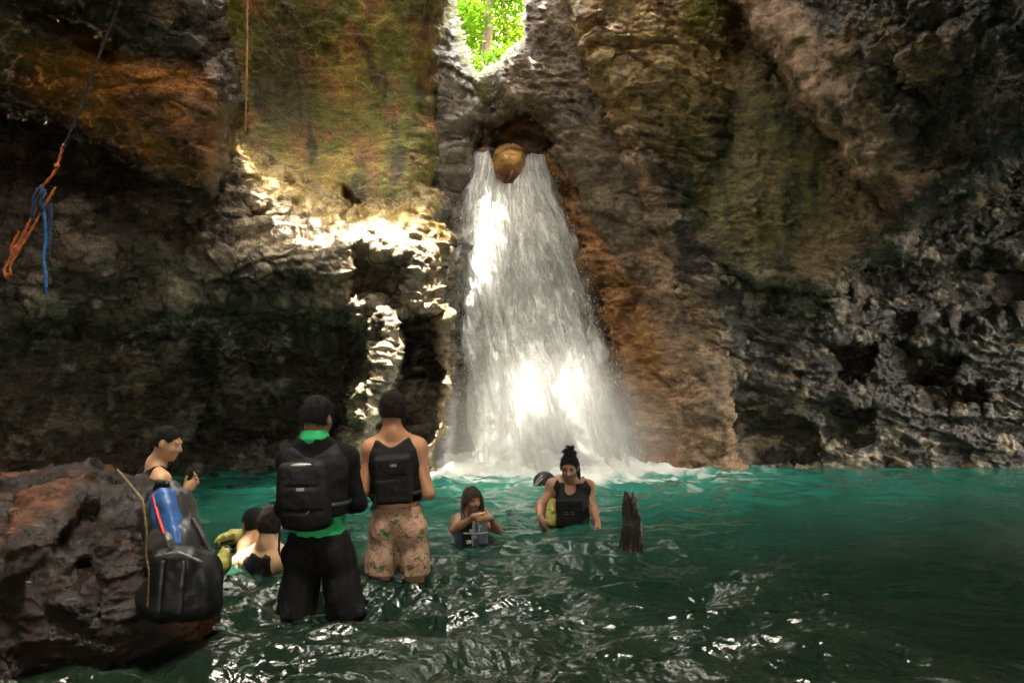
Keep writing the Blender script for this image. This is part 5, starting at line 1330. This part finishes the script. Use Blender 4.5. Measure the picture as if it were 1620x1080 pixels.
def chock_shape(P):
    z = (P[..., 2] - CK[2]) / 0.33; w = 1.0 - 0.30 * smooth01((-z) / 1.0) ; P = P.copy(); P[..., 0] = CK[0] + (P[..., 0] - CK[0]) * w; return P
CK = at(803, 262, 12.66)
ck = blob('chockstone', CK, (0.285, 0.32, 0.38), 427, M_CHOCK, chock_alb, (120, 80), 0.16, 0.07, 0.008, chock_shape, 0.9, 0.85)
tag(ck, 'rounded orange boulder jammed in the lip of the waterfall', 'boulder')
def stump():
    b = on_water(996, 880); h = 0.47; n, m = 90, 70
    th = np.linspace(0, 2 * np.pi, n, endpoint=False); t = np.linspace(-0.55, 1, m)
    TH, T = np.meshgrid(th, t)
    R = np.interp(T, [-0.6, 0, 0.15, 0.5, 0.85, 1.0], [0.13, 0.105, 0.092, 0.078, 0.062, 0.05])
    g = np.stack((np.cos(TH) * 1.9, np.sin(TH) * 1.9, T * 0.9), -1)
    R = R * 0.80 * (1 + 0.42 * fbm(g * 1.5, 4, 441) + 0.22 * (ridged(g * np.array((2.2, 2.2, 0.7)), 3, 443) - 0.5))
    top = 1 + 0.16 * fbm(np.stack((np.cos(TH) * 2.4, np.sin(TH) * 2.4, TH * 0), -1), 3, 445)
    Z = np.where(T > 0, T * h * (1 + (top - 1) * smooth01(T * 1.2)), T * 0.6)
    X = b[0] + R * np.cos(TH) + 0.012 * np.sin(T * 5) + 0.02 * T; Y = b[1] + R * np.sin(TH)
    V = np.stack((X, Y, Z), -1); i = np.arange(n * m).reshape(m, n); i2 = np.roll(i, -1, 1)
    q = np.stack((i[:-1], i2[:-1], i2[1:], i[1:]), -1).reshape(-1, 4)
    c = V[-1].mean(0) - np.array((0, 0, 0.05)); VV = np.concatenate((V.reshape(-1, 3), c[None]))
    o = mesh_obj('tree_stump', VV, q.tolist() + [(i[-1, j], i2[-1, j], n * m) for j in range(n)], simple_mat('soaked_dark_wood', (0.016, 0.007, 0.004), 0.2, 0.6, 20, 0.7, 40, 0.5))
    tag(o, 'jagged dark rotten tree stump sticking out of the pool', 'stump')
stump()
M_GREYBAG = simple_mat('grey_tarpaulin', (0.024, 0.022, 0.021), 0.38, 0.35, 7, 0.35, 18)
M_BAGBLK = simple_mat('black_tarpaulin', (0.0035, 0.0035, 0.0035), 0.5, 0.4, 8, 0.25, 20, 0.35)
M_BLUE = simple_mat('blue_panel', (0.022, 0.075, 0.22), 0.42, 0.25, 9, 0.3, 18)
M_RED = simple_mat('red_piping', (0.45, 0.035, 0.02), 0.5, 0.2, 20)
M_CORD = simple_mat('yellow_fleck_cord', (0.16, 0.11, 0.035), 0.7, 0.8, 160)
YB = 3.95
def bag_backpack():
    root = empty('backpack', tuple(at(275, 890, YB)))
    c = at(272, 828, YB + 0.05); up = unit(at(262, 775, YB + 0.12) - at(288, 880, YB)); R = frame((0.15, 1, 0.35), up); r, f, u = R
    lo, hi = c - 0.5, c + 0.5
    def put(name, F, mat, parent=root, disp=None, it=2):
        o = field_obj(name, F, mat, None, disp, it); o.parent = parent; o.matrix_parent_inverse = Matrix.Translation(-root.location); return o
    B = Field(lo, hi, 0.008); B.box(c - u * 0.02, (0.115, 0.10, 0.17), R, 0.07, 0.02); B.ell(c - u * 0.13 - f * 0.03, (0.135, 0.12, 0.10), R, 0.06); B.box(c + u * 0.17 + f * 0.02 - r * 0.02, (0.085, 0.045, 0.05), R, 0.03, 0.05)
    body = put('body', B, M_GREYBAG, disp=wrinkle(0.013, (9, 9, 7), 21))
    P_ = B.new(); P_.box(c + r * 0.055 - u * 0.01 - f * 0.075, (0.062, 0.045, 0.155), R, 0.03, 0.02); put('blue_panel', P_, M_BLUE, disp=wrinkle(0.009, (9, 9, 7), 23))
    S_ = B.new(); S_.path([c + r * 0.050 + u * 0.125 - f * 0.122, c + r * 0.056 + u * 0.02 - f * 0.130, c + r * 0.064 - u * 0.075 - f * 0.128], 0.010, 0.004); put('red_stripe', S_, M_RED, it=1)
    K = B.new(); K.path([c + u * 0.20 - r * 0.06, c + u * 0.225 - f * 0.02, c + u * 0.19 + r * 0.06 - f * 0.03], 0.016, 0.01); put('roll_top', K, M_WEB, it=1)
    A_ = Field(c - 0.8, c + 0.8, 0.01); A_.path([at(306, 822, YB - 0.02), at(322, 850, YB - 0.05), at(338, 880, YB - 0.06), at(346, 905, YB - 0.04)], 0.015, 0.006); put('shoulder_strap', A_, M_WEB, it=1)
    Wl = B.new(); Wl.path([c - r * 0.115 + u * 0.19, c - r * 0.135 + u * 0.05 - f * 0.05, c - r * 0.13 - u * 0.12 - f * 0.06], 0.013, 0.005); put('side_strap', Wl, M_WEB, it=1)
    tag(root, 'grey backpack with a blue panel and red stripe leaning on the boulder', 'backpack')
bag_backpack()
def bag_duffel():
    root = empty('duffel_bag', tuple(at(290, 960, YB - 0.1)))
    c = at(290, 912, YB - 0.10); R = frame((0, 1, 0.15), (0.05, 0, 1)); r, f, u = R
    def put(name, F, mat, disp=None, it=2):
        o = field_obj(name, F, mat, None, disp, it); o.parent = root; o.matrix_parent_inverse = Matrix.Translation(-root.location); return o
    B = Field(c - 0.55, c + 0.55, 0.009); B.box(c - u * 0.02 - r * 0.02, (0.120, 0.11, 0.165), R, 0.07, 0.03); B.ell(c + r * 0.11 + u * 0.0, (0.075, 0.09, 0.12), R, 0.05); B.cap(c - r * 0.12 - u * 0.1, c + r * 0.10 - u * 0.12, 0.09, 0.08, 0.06)
    put('body', B, M_BAGBLK, wrinkle(0.012, (7, 7, 5), 25))
    Z_ = B.new(); Z_.path([c + u * 0.12 - r * 0.09 - f * 0.115, c + u * 0.145 + r * 0.02 - f * 0.125, c + u * 0.10 + r * 0.12 - f * 0.10], 0.009, 0.004); put('zip', Z_, simple_mat('grey_zip', (0.10, 0.10, 0.10), 0.4, 0.3, 30), None, 1)
    for q in (-0.05, 0.045):
        W_ = B.new(); W_.path([c + r * q + u * 0.10 - f * 0.125, c + r * (q + 0.005) - f * 0.145, c + r * q - u * 0.13 - f * 0.135], 0.012, 0.004); put('strap', W_, M_WEB, None, 1)
    tag(root, 'bulky black duffel bag hanging below the backpack at the boulder', 'bag')
bag_duffel()
def lime_bag(name, c, half, up, fwd, label, trim):
    root = empty(name, tuple(c)); R = frame(fwd, up); r, f, u = R
    def put(nm, F, mat, disp=None, it=2):
        o = field_obj(nm, F, mat, None, disp, it); o.parent = root; o.matrix_parent_inverse = Matrix.Translation(-root.location); return o
    B = Field(c - 0.35, c + 0.35, 0.007); B.box(c, half, R, min(half) * 0.8, 0.02); B.box(c + u * (half[2] + 0.02), (half[0] * 0.8, 0.018, 0.04), R, 0.015, 0.04)
    put('body', B, M_LIME, wrinkle(0.012, (13, 13, 9), 27))
    K = B.new(); K.path([c + u * (half[2] + 0.05) - r * half[0] * 0.8, c + u * (half[2] + 0.062), c + u * (half[2] + 0.05) + r * half[0] * 0.8], 0.013, 0.006); put('roll_top', K, trim, None, 1)
    H_ = B.new(); H_.path([c - u * half[2] * 0.5 - f * half[1] * 1.02, c - u * 0.0 - f * half[1] * 1.12, c + u * half[2] * 0.5 - f * half[1] * 1.02], 0.010, 0.004); put('handle', H_, M_WEB, None, 1)
    tag(root, label, 'dry bag', 'lime dry bags')
lime_bag('dry_bag', at(362, 853, 6.3), (0.055, 0.06, 0.095), (0.93, 0.1, 0.28), (0, 1, 0), 'lime yellow dry bag floating beside the two bathers', M_LIME)
lime_bag('dry_bag', at(347, 903, 4.15), (0.034, 0.04, 0.06), (0.25, 0.2, 1), (0.3, 1, 0), 'lime yellow dry bag tucked behind the black duffel bag', M_BAGBLK)
lime_bag('dry_bag', at(871, 816, Y7 - 0.10), (0.062, 0.06, 0.09), (0.1, 0.1, 1), (-0.2, -1, 0), 'olive yellow dry bag under the arm of the wading woman', M_LIME)
# ropes
def rope(name, pts, rad, mat, parent=None, twist=60.0, strands=2):
    pts = np.asarray(pts, float); d = np.concatenate(([0], np.cumsum(np.linalg.norm(np.diff(pts, axis=0), axis=1))))
    n = max(12, int(d[-1] / (rad * 2.2))); s = np.linspace(0, d[-1], n)
    Pp = np.stack([np.interp(s, d, pts[:, i]) for i in range(3)], -1)
    for _ in range(3): Pp[1:-1] = (Pp[:-2] + 2 * Pp[1:-1] + Pp[2:]) / 4
    T_ = np.gradient(Pp, axis=0); T_ /= np.linalg.norm(T_, axis=1, keepdims=True) + 1e-9
    a = np.cross(T_, (0.3, 1, 0.1)); a /= np.linalg.norm(a, axis=1, keepdims=True) + 1e-9; b = np.cross(T_, a)
    parts = []
    for k in range(strands):
        w = s * (1.6 / rad / 3) + k * 2 * np.pi / strands
        parts.append(tube(Pp + rad * 0.5 * (np.cos(w)[:, None] * a + np.sin(w)[:, None] * b), rad * 0.62, 6))
    V, Fc = join(parts)
    return mesh_obj(name, V, Fc, mat, parent)
M_ROPE = simple_mat('weathered_rope', (0.05, 0.04, 0.032), 0.85, 0.4, 90, 0.6, 200)
M_ROPEO = simple_mat('orange_rope', (0.70, 0.19, 0.05), 0.8, 0.5, 120, 0.6, 200)
M_ROPEB = simple_mat('blue_webbing', (0.03, 0.17, 0.45), 0.65, 0.4, 60, 0.4, 150)
M_ROPEN = simple_mat('dark_blue_webbing', (0.03, 0.05, 0.10), 0.7, 0.4, 60, 0.4, 150)
M_ROPEP = simple_mat('pale_orange_rope', (0.50, 0.27, 0.12), 0.8, 0.4, 90, 0.6, 200)
YR = 5.2
def knot(c, r, mat, parent, seed):
    rs = np.random.RandomState(seed); t = np.linspace(0, 2 * np.pi, 60)
    p = np.stack((np.sin(t) + 2 * np.sin(2 * t), 0.8 * np.sin(3 * t), np.cos(t) - 2 * np.cos(2 * t)), -1) * r / 2.6
    return rope('knot', np.asarray(c) + p, r * 0.42, mat, parent)
root = empty('swing_rope', tuple(at(100, 232, YR)))
def rp(nm, pix, rad, mat, dy=0.0):
    o = rope(nm, [at(x, y, YR + dy + (z if z else 0)) for x, y, z in pix], rad, mat); o.parent = root; o.matrix_parent_inverse = Matrix.Translation(-root.location); return o
rp('rope', [(240, -160, 0), (192, 0, 0), (160, 80, 0.01), (128, 168, 0.01), (112, 208, 0), (101, 232, 0)], 0.009, M_ROPE)
rp('orange_tail', [(101, 228, 0), (92, 258, 0.02), (86, 274, 0), (70, 292, 0), (62, 300, 0), (58, 330, 0.02), (44, 356, 0), (28, 388, 0.01), (10, 420, 0), (4, 432, 0), (12, 440, 0)], 0.0095, M_ROPEO)
rp('orange_tail', [(88, 296, 0.02), (80, 310, 0.02), (66, 334, 0.02), (44, 372, 0), (26, 402, -0.01), (14, 424, 0), (18, 436, 0)], 0.009, M_ROPEO)
rp('orange_tail', [(30, 366, -0.02), (24, 378, -0.02), (16, 396, -0.02), (20, 402, -0.02)], 0.010, M_ROPEO)
rp('blue_strap', [(70, 300, 0), (68, 320, 0), (71, 345, 0), (73, 380, 0.01), (68, 408, 0), (74, 440, 0), (72, 462, 0)], 0.011, M_ROPEB)
rp('blue_strap', [(80, 322, 0.02), (80, 350, 0.03), (78, 380, 0.02), (76, 398, 0.02)], 0.014, M_ROPEN)
rp('blue_strap', [(60, 298, -0.02), (54, 320, -0.02), (52, 344, -0.02)], 0.016, M_ROPEN)
rp('blue_strap', [(64, 296, 0), (72, 308, -0.02), (62, 318, 0), (70, 328, -0.02), (66, 334, 0)], 0.018, M_ROPEN)
for k, (x, y, rr, m_) in enumerate(((101, 232, 0.020, M_ROPEN), (90, 262, 0.026, M_ROPEO), (72, 462, 0.022, M_ROPEB), (52, 346, 0.020, M_ROPEB), (24, 392, 0.030, M_ROPEO), (12, 434, 0.020, M_ROPEO), (118, 200, 0.015, M_ROPE))):
    o = knot(at(x, y, YR), rr, m_, None, k); o.parent = root; o.matrix_parent_inverse = Matrix.Translation(-root.location)
tag(root, 'dark swing rope ending in knotted orange rope and blue straps', 'rope')
o = rope('climbing_rope', [at(392, -120, 9.0), at(391, 0, 9.0), at(391, 60, 9.01), at(390, 120, 9.0), at(389, 170, 9.0), at(388, 212, 9.02)], 0.014, M_ROPEP)
tag(o, 'thin pale rope hanging straight down before the yellow alcove wall', 'rope')
o = rope('hanging_rope', [at(186, 742, 4.0), at(206, 765, 3.75), at(226, 790, 3.62), at(232, 840, 3.62), at(231, 880, 3.64), at(236, 905, 3.66), at(233, 960, 3.70)], 0.005, M_CORD)
tag(o, 'thin yellow flecked rope hanging over the side of the wet boulder', 'rope')
# floating leaves
def leaf(c, L, a, label):
    d = np.array((math.cos(a), math.sin(a), 0)); w = np.array((-d[1], d[0], 0)); V = []
    for t, wd, z in ((0, 0.02, 0.0), (0.25, 0.16, 0.004), (0.5, 0.20, 0.006), (0.75, 0.13, 0.005), (1, 0.01, 0.010)):
        for sgn, dz in ((-1, 0.006), (0, 0), (1, 0.006)): V.append(c + d * L * (t - 0.5) + w * sgn * wd * L + np.array((0, 0, z + dz)))
    Fc = [(i * 3 + j, i * 3 + j + 1, i * 3 + j + 4, i * 3 + j + 3) for i in range(4) for j in range(2)]
    o = mesh_obj('fallen_leaf', np.array(V), Fc, M_YLEAF); tag(o, label, 'leaf', 'leaves floating on the pool'); return o
M_YLEAF = simple_mat('yellow_leaf', (0.50, 0.42, 0.05), 0.5, 0.3, 30)
leaf(on_water(612, 933) + np.array((0, 0, 0.03)), 0.07, 0.2, 'yellow leaf floating by the legs of the man in floral shorts')
leaf(on_water(611, 1067) + np.array((0, 0, 0.03)), 0.065, 0.5, 'small yellow green leaf floating at the bottom of the picture')
